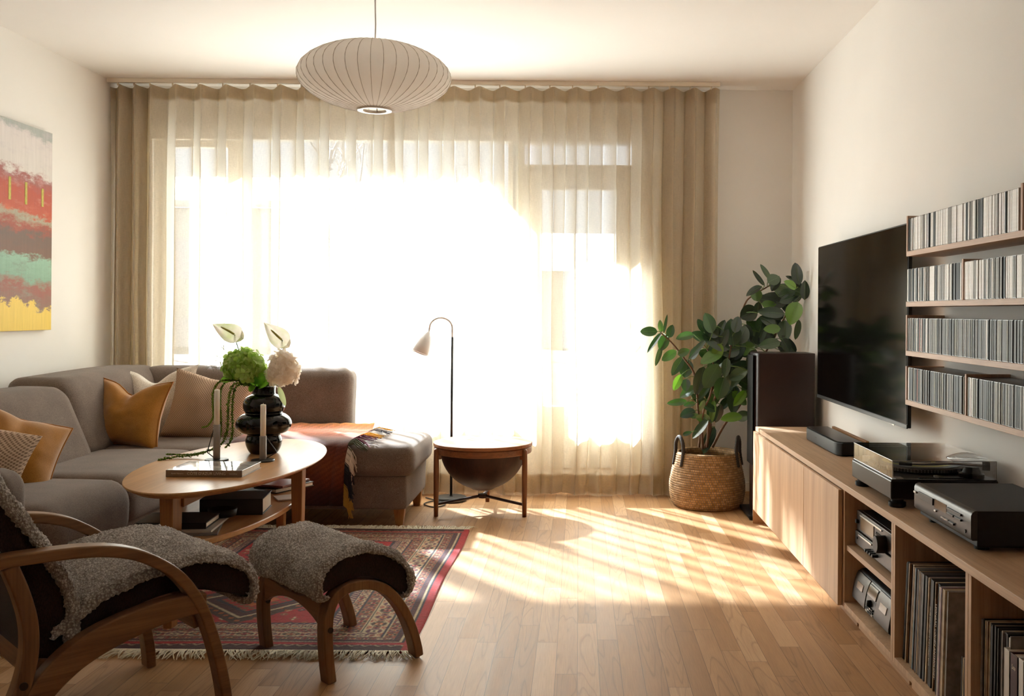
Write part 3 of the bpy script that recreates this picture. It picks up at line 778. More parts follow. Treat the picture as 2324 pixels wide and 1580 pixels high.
# backrests: leaning cushions
def leanx(x, y, z):
    k = max(0, (z-0.40)/0.42); return (x-0.16*k-(0.02*k*k), y, z)
obj('back_cushion', softbox(-2.66, -2.39, 3.52, 4.86, 0.40, 0.785, 0.07, 0.006, 5, leanx, 22), M['sofa'], sf, smooth=True)
def leanc(x, y, z):
    k = max(0, (z-0.40)/0.42); return (x-0.13*k, y, z+0.012*(y-4.87))
obj('back_cushion', softbox(-2.80, -2.46, 4.88, 6.02, 0.40, 0.815, 0.08, 0.006, 6, leanc, 22), M['sofa'], sf, smooth=True)
def leany(x, y, z):
    k = max(0, (z-0.40)/0.42); return (x, y+0.06*k, z)
obj('back_cushion', softbox(-2.66, -2.055, 5.80, 6.02, 0.40, 0.825, 0.075, 0.004, 7, leany), M['sofa'], sf, smooth=True)
obj('back_cushion', softbox(-2.045, -1.375, 5.80, 6.02, 0.36, 0.818, 0.075, 0.004, 8, leany), M['sofa'], sf, smooth=True)
obj('back_frame', join(softbox(-2.98, -2.66, 3.50, 6.06, 0.12, 0.60, 0.03), softbox(-2.9, -1.40, 5.99, 6.08, 0.12, 0.62, 0.03)), M['sofa'], sf, smooth=True)
obj('armrest', softbox(-2.98, -1.965, 3.30, 3.50, 0.10, 0.605, 0.075, 0.0, 9, n=20), M['sofa'], sf, smooth=True)
for (lx, ly) in ((-0.97, 5.28), (-0.97, 5.84), (-1.9, 5.28), (-2.03, 3.56), (-2.9, 3.56), (-1.45, 5.84)):
    obj('leg', join(prism([(lx-0.03, ly-0.03), (lx+0.03, ly-0.03), (lx+0.03, ly+0.03), (lx-0.03, ly+0.03)], 'z', 0.0, 0.001), xf(lathe([(0.026, 0.0), (0.042, 0.10)], (0, 0, 0), 4), rot=(0, 0, pi/4), loc=(lx, ly, 0.0))), M['tableleg'], sf)

# ---- scatter cushions
def place_pillow(name, lab, wd, ht, th, loc, rz, tilt, mat, roll=0.0, seed=0, pinch=0.1, chop=0.0, piping=None):
    t = thing(name, lab, 'cushion', loc, 0.0, 'scatter cushions on the sofa')
    geo = pillow(wd, ht, th, seed, pinch, chop)
    R = Matrix.Translation(loc) @ Matrix.Rotation(rz, 4, 'Z') @ Matrix.Rotation(tilt, 4, 'X') @ Matrix.Rotation(roll, 4, 'Y')
    obj('cover', xf(geo, R), mat, t, smooth=True)
    if piping: obj('piping', xf(pillow_edge(wd, ht, 0.0045, pinch, chop), R), piping, t, smooth=True)
    return t
pip = plain('brown_mustard_piping', '#9A5E1C', 0.8)
place_pillow('cushion', 'mustard velvet cushion with a chopped top in the sofa corner', 0.45, 0.38, 0.17, (-2.42, 5.21, 0.606), math.radians(-12), math.radians(-17), M['velvet'], 0.04, 1, 0.15, 0.16, pip)
place_pillow('cushion', 'cream white cushion behind the mustard cushion in the sofa corner', 0.50, 0.42, 0.14, (-2.45, 5.60, 0.632), math.radians(-3), math.radians(-12), M['cream'], -0.06, 2, 0.13, 0.17)
place_pillow('cushion', 'beige woven cushion leaning beside the cream cushion, left of the vase', 0.46, 0.40, 0.16, (-2.10, 5.50, 0.612), math.radians(6), math.radians(-16), M['knit'], 0.16, 3, 0.11, 0.03)
place_pillow('cushion', 'mustard velvet cushion slumped by the left armrest of the sofa', 0.40, 0.37, 0.19, (-2.34, 3.98, 0.572), math.radians(46), math.radians(-24), M['velvet'], 0.42, 4, 0.10, 0.03, pip)
place_pillow('cushion', 'beige woven cushion tucked behind the armrest at the left photo edge', 0.40, 0.36, 0.14, (-2.32, 3.70, 0.575), math.radians(42), math.radians(-20), M['knit'], 0.40, 5, 0.10, 0.02)

# ---- throw
def throw():
    xa, xb = -1.86, -1.235
    path = [(5.78, 0.463), (5.6, 0.470), (5.4, 0.473), (5.27, 0.470), (5.195, 0.452), (5.165, 0.41), (5.160, 0.36), (5.172, 0.30), (5.185, 0.24), (5.190, 0.18), (5.192, 0.125)]
    P = spline(path, 8); n = len(P)
    ar = np.concatenate([[0], np.cumsum(np.linalg.norm(np.diff(P, axis=0), axis=1))]); ar /= ar[-1]
    m = 60
    cols = [srgb_arr(c) for c in ('#E08A2E', '#E8906A', '#F0A890', '#E88870', '#CC6C3E', '#A8542E', '#7A3A24', '#50261E', '#5C2C1E', '#784022', '#6A351F', '#421F1A', '#341916')]
    rs = np.random.RandomState(1); V, col = [], []
    for j in range(n):
        for i in range(m):
            u = i/(m-1); y, z = P[j]; x = xa+(xb-xa)*u
            x += 0.02*math.sin(ar[j]*5)*u+0.02*(1-ar[j])*u
            f = 0.008*math.sin(u*14+ar[j]*4)+0.006*math.sin(u*31+1)
            if ar[j] < 0.45: z += abs(f)*0.45+0.003*math.sin(y*30+u*3)+(0.03*max(0, 1-ar[j]*9)); 
            else: y -= abs(f)*1.0
            V.append((x, y, z))
            k = min(len(cols)-1.001, max(0, ar[j]*(len(cols)-1)+0.15*math.sin(u*5))); c = cols[int(k)]*(1-(k % 1))+cols[int(k)+1]*(k % 1)
            w_ = ((i+j*1.0) % 4) < 2
            col.append(np.append(c*(0.80 if w_ else 1.12)*(0.92+0.16*rs.rand()), 1))
    F = [(j*m+i, j*m+i+1, (j+1)*m+i+1, (j+1)*m+i) for j in range(n-1) for i in range(m-1)]
    t = thing('throw_blanket', 'orange and rust striped wool throw draped over the sofa seat edge', 'blanket', (-1.5, 5.2, 0.12))
    o = obj('woven_cloth', (V, F), vcolmat('orange_wool_twill', 0.95, 0.4, 0.3), t, smooth=True)
    o.data.color_attributes.new('Col', 'FLOAT_COLOR', 'POINT').data.foreach_set('color', np.array(col, dtype=np.float32).ravel())
    so = o.modifiers.new('thick', 'SOLIDIFY'); so.thickness = 0.005
    rnd = random.Random(3)
    spec = [('#D9A030', 0.00, 0.05), ('#D8D2CC', 0.05, 0.12), ('#2A2838', 0.10, 0.15), ('#D8D2CC', 0.14, 0.19), ('#E0A628', 0.18, 0.25), ('#5E1830', 0.24, 0.34), ('#4A4A34', 0.33, 0.44), ('#B8A898', 0.42, 0.60), ('#20222C', 0.58, 0.80), ('#A88030', 0.79, 1.0)]
    for h, a, b in spec:
        fm = plain('fringe_yarn_'+h[1:], h, 0.9, var=0.08); gs = []
        k = a
        while k < b:
            j = int(k*(n-1)); y, z = P[j]; x = V[j*m+m-1][0]
            L_ = rnd.uniform(0.075, 0.115)
            if k < 0.42:
                p = [(x-0.004, y, z+0.004), (x+L_*0.35, y-0.010+rnd.uniform(-0.01, 0.01), z+0.014), (x+L_*0.8, y-0.02+rnd.uniform(-0.02, 0.02), z+0.004), (x+L_*1.15, y-0.03+rnd.uniform(-0.025, 0.025), z-0.002+0.0)]
                if y < 5.26: p = [(p[0][0], p[0][1]-0.004, p[0][2])]+[(q[0]-0.01*i_, q[1]-0.02, q[2]-0.012*i_) for i_, q in enumerate(p[1:])]
            else:
                p = [(x-0.004, y-0.006, z), (x+0.022, y-0.014, z-L_*0.25), (x+0.036+rnd.uniform(-0.01, 0.01), y-0.014, z-L_*0.7), (x+0.040+rnd.uniform(-0.016, 0.016), y-0.010, max(0.06, z-L_*1.15))]
            gs.append(tube(p, [0.0028, 0.0034, 0.003, 0.0022], 5)); k += rnd.uniform(0.006, 0.011)
        f_ = obj('fringe', join(*gs), fm, t); f_['kind'] = 'stuff'
throw()
# cable by the sofa end
cb = plain('black_cable', '#181614', 0.5)
obj('power_cable', tube(spline([(-0.87, 5.98, 0.006), (-0.93, 5.86, 0.006), (-0.86, 5.76, 0.006), (-0.80, 5.84, 0.006), (-0.86, 5.93, 0.010), (-0.95, 6.05, 0.006)], 8), 0.004, 8), cb, smooth=True, props=dict(label='black power cable looped on the floor between sofa and floor lamp', cat='cable'))

# ================================================================ COFFEE TABLE
TC = (-1.471, 4.16); TZ = 0.52
ct = thing('coffee_table', 'oval oak coffee table with tapered legs and a lower shelf', 'coffee table', (TC[0], TC[1], 0))
def ellipse(ax, ay, n=96): return [(TC[0]+ax*math.cos(2*pi*i/n), TC[1]+ay*math.sin(2*pi*i/n)) for i in range(n)]
def disc(ax, ay, prof, n=96):
    V, F = [], []
    for k, (ins, z) in enumerate(prof):
        V += [(TC[0]+(ax-ins)*math.cos(2*pi*i/n), TC[1]+(ay-ins)*math.sin(2*pi*i/n), z) for i in range(n)]
    m = len(prof)
    for k in range(m-1):
        for i in range(n): F.append((k*n+i, k*n+(i+1) % n, (k+1)*n+(i+1) % n, (k+1)*n+i))
    F += [tuple(range(n))[::-1], tuple(range((m-1)*n, m*n))]
    return V, F
obj('tabletop', disc(0.341, 0.740, [(0.035, TZ-0.026), (0.006, TZ-0.012), (0.0, TZ-0.005), (0.001, TZ-0.001), (0.003, TZ)]), M['tabletop'], ct)
obj('lower_shelf', disc(0.225, 0.69, [(0.004, 0.305), (0.0, 0.309), (0.0, 0.324), (0.003, 0.328)]), M['tabletop'], ct)
def tleg(x, y, wx, wy):
    V = []
    for z, k in ((0.0, 0.62), (0.30, 0.9), (TZ-0.026, 1.0)):
        V += [(x+sx*wx*k/2, y+sy*wy*k/2, z) for sx, sy in ((-1, -1), (1, -1), (1, 1), (-1, 1))]
    F = [(3, 2, 1, 0), (8, 9, 10, 11)]+[(l*4+i, l*4+(i+1) % 4, (l+1)*4+(i+1) % 4, (l+1)*4+i) for l in range(2) for i in range(4)]
    return V, F
for (x, y, wx, wy) in ((-1.49, 3.55, 0.05, 0.09), (-1.215, 4.21, 0.05, 0.06), (-1.47, 4.80, 0.05, 0.06), (-1.727, 4.21, 0.05, 0.06)):
    obj('leg', tleg(x, y, wx, wy), M['tableleg'], ct, bevel=0.004)
obj('apron', join(box(-1.487, -1.455, 3.58, 4.78, 0.44, TZ-0.026), box(-1.70, -1.24, 4.195, 4.225, 0.44, TZ-0.026)), M['tableleg'], ct, bevel=0.003)
# ---- things under the table top
def slab_book(name, lab, x, y, z, w_, d_, h, rz, cov, cat='book', group=None):
    t = thing(name, lab, cat, (x, y, z), rz, group)
    obj('cover', join(cbox((0, 0, h-0.002), (w_, d_, 0.004)), cbox((0, 0, 0.002), (w_, d_, 0.004)), cbox((-w_/2+0.002, 0, h/2), (0.004, d_, h))), cov, t, local=True, bevel=0.0008)
    obj('pages', cbox((0.002, 0, h/2), (w_-0.010, d_-0.008, h-0.009)), M['paper'], t, local=True)
    return t
g1 = plain('grey_magazine', '#8C8884', 0.5); g2 = plain('dark_grey_cover', '#2A2828', 0.5); g3 = plain('off_white_cover', '#C8C0B6', 0.5)
ZS = 0.329
gr = 'books and magazines on the coffee table shelf'
slab_book('magazine', 'grey magazine at the bottom of the pile under the oval table', -1.50, 3.74, ZS, 0.24, 0.32, 0.010, 0.25, g1, 'magazine', gr)
slab_book('magazine', 'pale grey magazine second from bottom of the pile under the oval table', -1.49, 3.75, ZS+0.0105, 0.22, 0.30, 0.008, 0.1, g3, 'magazine', gr)
slab_book('book', 'dark book with pale page edges lying on the magazines under the table', -1.53, 3.72, ZS+0.019, 0.20, 0.26, 0.024, pi/2+0.08, g2, 'book', gr)
t = slab_book('book', 'thick black book with white page block standing out under the table', -1.43, 4.06, ZS, 0.19, 0.25, 0.066, pi/2+0.12, g2, 'book', gr)
slab_book('book', 'thin dark book lying behind the thick black book on the table shelf', -1.54, 4.46, ZS, 0.19, 0.26, 0.018, 0.4, g2, 'book', gr)
slab_book('magazine', 'dark glossy magazine near the far right leg of the oval table', -1.40, 4.58, ZS, 0.17, 0.24, 0.022, -0.5, plain('glossy_black_cover', '#191617', 0.25), 'magazine', gr)
slab_book('magazine', 'folded magazine with red edges lying on the dark glossy magazine', -1.40, 4.58, ZS+0.0225, 0.16, 0.22, 0.010, -0.3, plain('red_edge_cover', '#7A2A24', 0.4), 'magazine', gr)
t = thing('bowl', 'small black round dish on the magazines under the table', 'dish', (-1.415, 3.86, ZS+0.019), 0)
obj('dish_body', lathe([(0.0, 0.004), (0.04, 0.003), (0.045, 0.0), (0.052, 0.004), (0.056, 0.03), (0.053, 0.031), (0.046, 0.008), (0.0, 0.006)], (0, 0, 0), 36), M['black'], t, local=True, smooth=True)
t = thing('paper_pad', 'small loose note pad lying by the thick black book', 'note pad', (-1.31, 4.33, ZS), 0.5)
obj('sheets', cbox((0, 0, 0.003), (0.08, 0.11, 0.006)), g3, t, local=True)

# ================================================================ ON THE COFFEE TABLE
bk = thing('book', 'large hardback book with glossy pale cover and brown spine on tabletop', 'book', (-1.452, 3.865, TZ))
mb = plain('brown_spine', '#7A6552', 0.45)
def book_cover_mat():
    t = NT('glossy_photo_cover'); v = t.coord((5, 9, 1))
    t.base(t.ramp(t.noise(v, 1.6, 4, 0.6), [(0.3, lin('#9A9894')), (0.5, lin('#C4C2BE')), (0.7, lin('#E6E4E0'))])); t.set(Roughness=0.07, Specular_IOR_Level=0.7, Coat_Weight=0.6, Coat_Roughness=0.04); return t.m
x0, x1, y0, y1 = -1.60, -1.304, 3.762, 3.985
obj('front_cover', box(x0, x1, y0, y1, TZ+0.024, TZ+0.027), book_cover_mat(), bk, bevel=0.0008)
obj('back_cover', box(x0, x1, y0, y1, TZ+0.0005, TZ+0.0035), mb, bk, bevel=0.0008)
sp_ = obj('spine', box(x0, x1, y0-0.003, y0+0.0015, TZ+0.0005, TZ+0.027), mb, bk, bevel=0.001)
obj('page_block', box(x0+0.004, x1-0.004, y0+0.0015, y1-0.004, TZ+0.0035, TZ+0.024), M['paper'], bk)
MX = basis((x0+0.158, y0-0.0034, TZ+0.0135), (1, 0, 0), (0, 0, 1), (0, -1, 0))
obj('lettering', xf(ftext("CÔTE D'AZUR LIVING", 0.0152, 0.0002), MX), M['letter_pale'], sp_)
MX = basis((x0+0.045, y0-0.0034, TZ+0.0135), (1, 0, 0), (0, 0, 1), (0, -1, 0)); obj('lettering', xf(ftext("Xavier Navarro", 0.0075, 0.0002), MX), M['letter_pale'], sp_)
MX = basis((x0+0.262, y0-0.0034, TZ+0.0135), (1, 0, 0), (0, 0, 1), (0, -1, 0)); obj('lettering', xf(ftext("assouline", 0.0085, 0.0002), MX), M['letter_pale'], sp_)

M['holder'] = plain('warm_grey_metal', '#8C827A', 0.45, metal=0.25)
def candlestick(x, y, lab, ang, htube, hc, lab2):
    t = thing('candle_holder', lab, 'candle holder', (x, y, TZ), ang)
    obj('base_plate', lathe([(0.0, 0.0), (0.047, 0.0), (0.049, 0.002), (0.049, 0.006), (0.047, 0.008), (0.0, 0.008)], (0, 0, 0), 48), M['darkmetal'], t, local=True, smooth=False)
    obj('holder_tube', lathe([(0.014, 0.008), (0.0145, 0.01), (0.0145, htube), (0.0125, htube+0.001), (0.0125, htube-0.02), (0.0, htube-0.02)], (0, 0, 0), 28), M['holder'], t, local=True, smooth=True)
    obj('wire_handle', tube([(0.0145, 0, htube-0.006), (0.058, 0, 0.038), (0.060, 0, 0.034), (0.058, 0, 0.031), (0.012, 0, 0.010)], 0.0022, 8), M['darkmetal'], t, local=True, smooth=True)
    c = thing('candle', lab2, 'candle', (x, y, TZ+htube-0.019), 0)
    obj('wax', lathe([(0.0, 0.0), (0.0117, 0.0), (0.0117, hc-0.003), (0.010, hc), (0.0, hc-0.002)], (0, 0, 0), 28), M['candle'], c, local=True, smooth=True)
    obj('wick', cyl((0, 0), 0.0008, hc-0.003, hc+0.005, 6), M['candle'], c, local=True)
candlestick(-1.357, 4.17, 'dark metal candle holder in front of the black vase', math.radians(40), 0.108, 0.155, 'white candle standing in front of the black vase')
candlestick(-1.556, 4.17, 'dark metal candle holder left of the vase behind the book', math.radians(150), 0.155, 0.170, 'taller white candle left of the vase beside the hanging green strands')
# ---- vase
VC = (-1.428, 4.40)
t = thing('vase', 'glossy black bulbous vase with stacked round bulges on the coffee table', 'vase', (VC[0], VC[1], TZ))
pr = [(0.0, 0.0), (0.050, 0.0), (0.066, 0.012), (0.078, 0.040), (0.080, 0.062), (0.074, 0.080), (0.076, 0.088), (0.100, 0.098), (0.115, 0.118), (0.119, 0.138), (0.113, 0.160), (0.096, 0.176), (0.080, 0.184), (0.086, 0.194), (0.092, 0.212), (0.090, 0.234), (0.078, 0.254), (0.058, 0.266), (0.050, 0.272), (0.050, 0.302), (0.051, 0.304), (0.046, 0.304), (0.044, 0.29), (0.044, 0.20), (0.0, 0.19)]
P2 = spline(pr, 4)
def lobes(t_, k):
    z = P2[k][1] if k < len(P2) else 0
    return 1+0.075*math.exp(-((z-0.138)/0.030)**2)*(abs(math.cos(2.5*(t_+0.1)))**0.7-0.6)*1.6 if 0.08 < z < 0.19 and k < len(P2)*0.75 else 1
obj('vase_body', lathe([tuple(p) for p in P2], (VC[0], VC[1], TZ), 90, fr=lobes), M['blackgloss'], t, smooth=True)
def T0(): return (VC[0], VC[1], TZ+0.29)
petalmats = {}
def leafmat(name, h1, h2, transl=0.4, rough=0.5, spec=0.4, per=True, tint=(1.4, 1.5, 0.9, 1)):
    t = NT(name); g = t.n('ShaderNodeNewGeometry')
    c = t.ramp(g.outputs['Random Per Island'] if per else t.noise(t.coord(), 20, 2), [(0.0, lin(h1)), (1.0, lin(h2))])
    t.base(c); t.set(Roughness=rough, Specular_IOR_Level=spec)
    tl = t.n('ShaderNodeBsdfTranslucent'); cc = t.mix(1.0, c, tint, 'MULTIPLY'); t.l(cc, tl.inputs[0])
    mx = t.n('ShaderNodeMixShader'); mx.inputs[0].default_value = transl; t.l(t.b.outputs[0], mx.inputs[1]); t.l(tl.outputs[0], mx.inputs[2]); t.l(mx.outputs[0], t.out.inputs[0]); return t.m
def stem(pts, r, mat, parent, name='stem'): return obj(name, tube(spline(pts, 6), r, 6), mat, parent, smooth=True)
M['stem'] = plain('green_stem', '#5E7A3A', 0.5)
def floret(c, nrm, s, rnd):
    n_ = Vector(nrm).normalized(); u = n_.orthogonal().normalized(); v = n_.cross(u); a0 = rnd.random()*pi; gs = []
    for k in range(4):
        a = a0+k*pi/2+rnd.uniform(-0.15, 0.15); d = u*math.cos(a)+v*math.sin(a); e = n_.cross(d); tl = rnd.uniform(0.0, 0.5); V = []
        for (r_, w_) in ((0.05, 0.12), (0.45, 0.50), (0.85, 0.52), (1.08, 0.26)):
            for q in (-1, 0, 1):
                V.append(tuple(Vector(c)+d*r_*s+e*w_*q*s+n_*(tl*r_*r_*s*0.7-abs(q)*0.08*s+rnd.uniform(-0.05, 0.05)*s)))
        F = [(i*3+j, i*3+j+1, (i+1)*3+j+1, (i+1)*3+j) for i in range(3) for j in range(2)]
        gs.append((V, F))
    return join(*gs)
def hydrangea(lab, c, ax, n, s, mat, seed, stempts):
    t = thing('hydrangea', lab, 'flower', stempts[0]); rnd = random.Random(seed); gs = []
    for i in range(n):
        z = 1-2*(i+0.5)/n; ph = i*2.399963; r_ = math.sqrt(max(0, 1-z*z))
        if z < -0.75: continue
        d = Vector((r_*math.cos(ph), r_*math.sin(ph), z)); k = 1+0.34*noise.noise(d*2.2+Vector((seed, 0, 0)))+rnd.uniform(-0.10, 0.04)
        p = (c[0]+d.x*ax[0]*k, c[1]+d.y*ax[1]*k, c[2]+d.z*ax[2]*k)
        gs.append(floret(p, d+Vector((rnd.uniform(-.4, .4), rnd.uniform(-.4, .4), rnd.uniform(-.4, .4))), s*rnd.uniform(0.8, 1.2), rnd))
    obj('flower_head', join(*gs), mat, t, smooth=True)
    stem(stempts, 0.0035, M['stem'], t)
    return t
# the flowers stand in the vase mouth
hydrangea('bright green hydrangea head in the black vase', at(555, 833, 4.38), (0.088, 0.08, 0.072), 230, 0.020, leafmat('green_petals', '#A2C45A', '#CCDE94', 0.58, tint=(1.12, 1.15, 0.95, 1)), 5, [T0(), (VC[0]-0.03, VC[1], TZ+0.33), (-1.50, 4.38, TZ+0.36)])
hydrangea('white hydrangea head on the right of the green one in the vase', at(643, 842, 4.36), (0.064, 0.062, 0.078), 210, 0.019, leafmat('white_petals', '#ECE4DA', '#FAF6F0', 0.6, tint=(1.1, 1.08, 1.05, 1)), 9, [T0(), (VC[0]+0.04, VC[1]-0.01, TZ+0.33), tuple(at(637, 860, 4.37))])
def anthurium(lab, cpx, tippx, w_, Y, stempts, seed):
    t = thing('anthurium', lab, 'flower', stempts[0]); c = at(*cpx, Y); tip = at(*tippx, Y)
    d = tip-c; L = d.length; d.normalize(); up = Vector((-0.25, -0.9, 0.45)); n_ = (up-d*up.dot(d)).normalized(); e = n_.cross(d)
    V, F = [], []; nu, nv = 22, 13
    for i in range(nu):
        s = i/(nu-1); a = s*2-0.0
        # heart outline: from the cleft (s=0) round to the tip (s=1)
        along = -0.32+1.32*s
        half = w_*math.sin(min(1, s*1.02)**0.55*pi)**0.75*(1-0.15*s) if s > 0 else 0.0
        for j in range(nv):
            q = j/(nv-1)*2-1
            back = -0.30*L*(1-abs(abs(q)-0.62)/0.62)*max(0, 1-s*3.2)
            p = c+d*(along*L+back)+e*q*half+n_*(0.010*q*q-0.014*math.sin(s*pi)+0.004*math.sin(q*5+s*4))
            V.append(tuple(p))
    F = [(i*nv+j, i*nv+j+1, (i+1)*nv+j+1, (i+1)*nv+j) for i in range(nu-1) for j in range(nv-1)]
    tm = NT('anthurium_spathe_%d' % seed); ob = tm.coord()
    cc = tm.ramp(tm.noise(ob, 16, 2), [(0.42, lin('#F4EEE2')), (0.72, lin('#D2DAA8'))]); tm.base(cc); tm.set(Roughness=0.25, Coat_Weight=0.3)
    tl = tm.n('ShaderNodeBsdfTranslucent'); tm.l(cc, tl.inputs[0]); mx = tm.n('ShaderNodeMixShader'); mx.inputs[0].default_value = 0.45; tm.l(tm.b.outputs[0], mx.inputs[1]); tm.l(tl.outputs[0], mx.inputs[2]); tm.l(mx.outputs[0], tm.out.inputs[0])
    obj('spathe', (V, F), tm.m, t, smooth=True)
    b0 = c-d*0.10*L+n_*0.004; obj('spadix', tube([tuple(b0), tuple(b0+d*0.20*L+n_*0.018), tuple(b0+d*0.5*L+n_*0.026), tuple(b0+d*0.60*L+n_*0.028)], [0.0045, 0.0052, 0.004, 0.0015], 10), plain('spadix_green', '#A8A048', 0.6), t, smooth=True)
    P = [tuple(p) for p in stempts]+[tuple(c-d*0.12*L-n_*0.004)]
    stem(P, 0.0028, M['stem'], t)
anthurium('white anthurium with green edge above the green hydrangea', (527, 757), (482, 736), 0.047, 4.42, [T0(), (VC[0]-0.04, 4.42, TZ+0.36), at(545, 800, 4.43)], 1)
anthurium('white anthurium with pale green edge above the white hydrangea', (636, 768), (600, 733), 0.047, 4.42, [T0(), (VC[0]+0.02, 4.42, TZ+0.36), at(641, 812, 4.43)], 2)
# hanging amaranthus strands
am = leafmat('amaranthus_green', '#4E6A22', '#86A040', 0.15, 0.8, 0.2)
def strand(lab, pts, r=0.0042, seed=0, lumps=0.0):
    rnd = random.Random(seed); P = spline([tuple(at(*p)) if p[0] > 100 else p for p in pts], 10); gs = [tube(P, r*0.45, 5)]
    seg = np.linalg.norm(np.diff(P, axis=0), axis=1); ar = np.concatenate([[0], np.cumsum(seg)]); s = 0.0
    while s < ar[-1]:
        i = min(len(P)-2, int(np.searchsorted(ar, s))); p = Vector(P[i]); k = 1-0.55*(s/ar[-1])
        if lumps: k = 0.35+1.3*max(0, math.sin(s*2*pi/lumps))**1.5
        for q in range(5):
            a = rnd.uniform(0, 2*pi); b = rnd.uniform(-1, 1); d = Vector((math.cos(a)*math.cos(b), math.sin(a)*math.cos(b), math.sin(b)))
            c = p+d*r*k; u = d.orthogonal().normalized()*r*0.55; v = d.cross(u)
            gs.append(([tuple(c+u), tuple(c+v), tuple(c-u), tuple(c-v), tuple(c+d*r*0.9)], [(0, 1, 4), (1, 2, 4), (2, 3, 4), (3, 0, 4), (3, 2, 1, 0)]))
        s += r*0.55
    obj('amaranthus', join(*gs), am, props=dict(label=lab, cat='hanging flower', group='green amaranthus strands hanging from the vase'))
m0 = tuple(T0())
strand('green amaranthus strand curling leftmost, in front of the beige cushion', [m0, (560, 868, 4.37), (530, 864, 4.33), (500, 866, 4.28), (484, 890, 4.26), (483, 920, 4.25), (484, 945, 4.25), (473, 965, 4.25), (458, 971, 4.25)], 0.0045, 1)
strand('green amaranthus strand with round tufts just left of the vase', [m0, (560, 872, 4.36), (535, 870, 4.32), (524, 885, 4.30), (518, 920, 4.29), (517, 960, 4.29), (512, 990, 4.29), (500, 1010, 4.28), (470, 1025, 4.26), (435, 1034, 4.24), (400, 1037, 4.22), (358, 1045, 4.16)], 0.0052, 2, 0.026)
strand('green amaranthus strand with tufts hanging nearest the vase to the table', [m0, (560, 874, 4.36), (538, 876, 4.33), (529, 900, 4.31), (527, 940, 4.31), (528, 980, 4.31), (523, 1002, 4.31), (511, 1017, 4.31)], 0.0052, 3, 0.028)
strand('green amaranthus strand passing behind the left candle', [m0, (556, 866, 4.38), (525, 862, 4.37), (503, 880, 4.34), (500, 920, 4.32), (502, 960, 4.30), (498, 1000, 4.29), (480, 1020, 4.27), (445, 1030, 4.26), (410, 1032, 4.25), (376, 1031, 4.22)], 0.0042, 4)
t = thing('asparagus_fern', 'wispy dark asparagus fern sprig at left of the bouquet', 'foliage', T0()); gs = []; rnd = random.Random(8)
for (ax_, ay_) in ((470, 832), (475, 800), (500, 785), (520, 790), (530, 800), (480, 815), (505, 808)):
    a = Vector(T0()); mid = at(556, 855, 4.40); b = at(ax_, ay_, 4.42+rnd.uniform(-0.02, 0.02)); P = spline([a, mid, (mid+b)/2+Vector((0, 0, 0.012)), b], 8); gs.append(tube(P, 0.0009, 4))
    for i in range(13, len(P)):
        for q in range(2):
            d = Vector((rnd.uniform(-1, 1), rnd.uniform(-0.6, 0.6), rnd.uniform(-1, 1))).normalized()*rnd.uniform(0.010, 0.024); p = Vector(P[i]); gs.append(tube([p, p+d*0.6, p+d+Vector((0, 0, -0.003))], 0.0006, 3))
obj('sprig', join(*gs), plain('dark_green_fern', '#4C5A34', 0.7), t)
def leafgeo(base, tip, nrm, w_, cup=0.12, droop=0.08, nu=9, nv=5, fold=0.10, sh=0.55):
    base, tip = Vector(base), Vector(tip); d = tip-base; L = d.length; d.normalize(); n_ = Vector(nrm); n_ = (n_-d*n_.dot(d)).normalized(); e = n_.cross(d); V = []
    for i in range(nu):
        s = i/(nu-1); half = w_/2*(math.sin(pi*min(1, s**0.85))**sh if 0 < s < 1 else 0.0)
        for j in range(nv):
            q = j/(nv-1)*2-1
            V.append(tuple(base+d*s*L+e*q*half+n_*(fold*abs(q)*half*2-droop*L*s*s*0.5+droop*L*s*0.3)))
    return V, [(i*nv+j, i*nv+j+1, (i+1)*nv+j+1, (i+1)*nv+j) for i in range(nu-1) for j in range(nv-1)]
t = thing('hydrangea_leaf', 'large green leaves at the mouth of the black vase', 'leaves', T0())
hl = leafmat('hydrangea_leaf_green', '#3E6A2A', '#86BE3C', 0.4, 0.45)
for b, e_, nn, w_ in (((588, 872), (558, 838), (-.3, -1, .2), 0.06), ((582, 876), (596, 846), (.3, -1, .2), 0.06), ((585, 874), (610, 870), (0, -1, .6), 0.05), ((560, 848), (498, 866), (0, -.8, .8), 0.06), ((575, 874), (568, 890), (0, -1, 0), 0.03)):
    obj('leaf', leafgeo(at(*b, 4.37), at(*e_, 4.34), nn, w_), hl, t, smooth=True)
t = thing('white_tassel_leaf', 'pale drooping leaf hanging at the right of the vase neck', 'leaf', T0())
obj('leaf', leafgeo(at(632, 878, 4.37), at(648, 922, 4.33), (0.5, -1, 0), 0.026, nu=12), leafmat('pale_leaf', '#B8C8A8', '#D8DECA', 0.3), t, smooth=True)
obj('stem', tube([T0(), at(620, 868, 4.39), at(632, 878, 4.37)], 0.0016, 5), M['stem'], t)

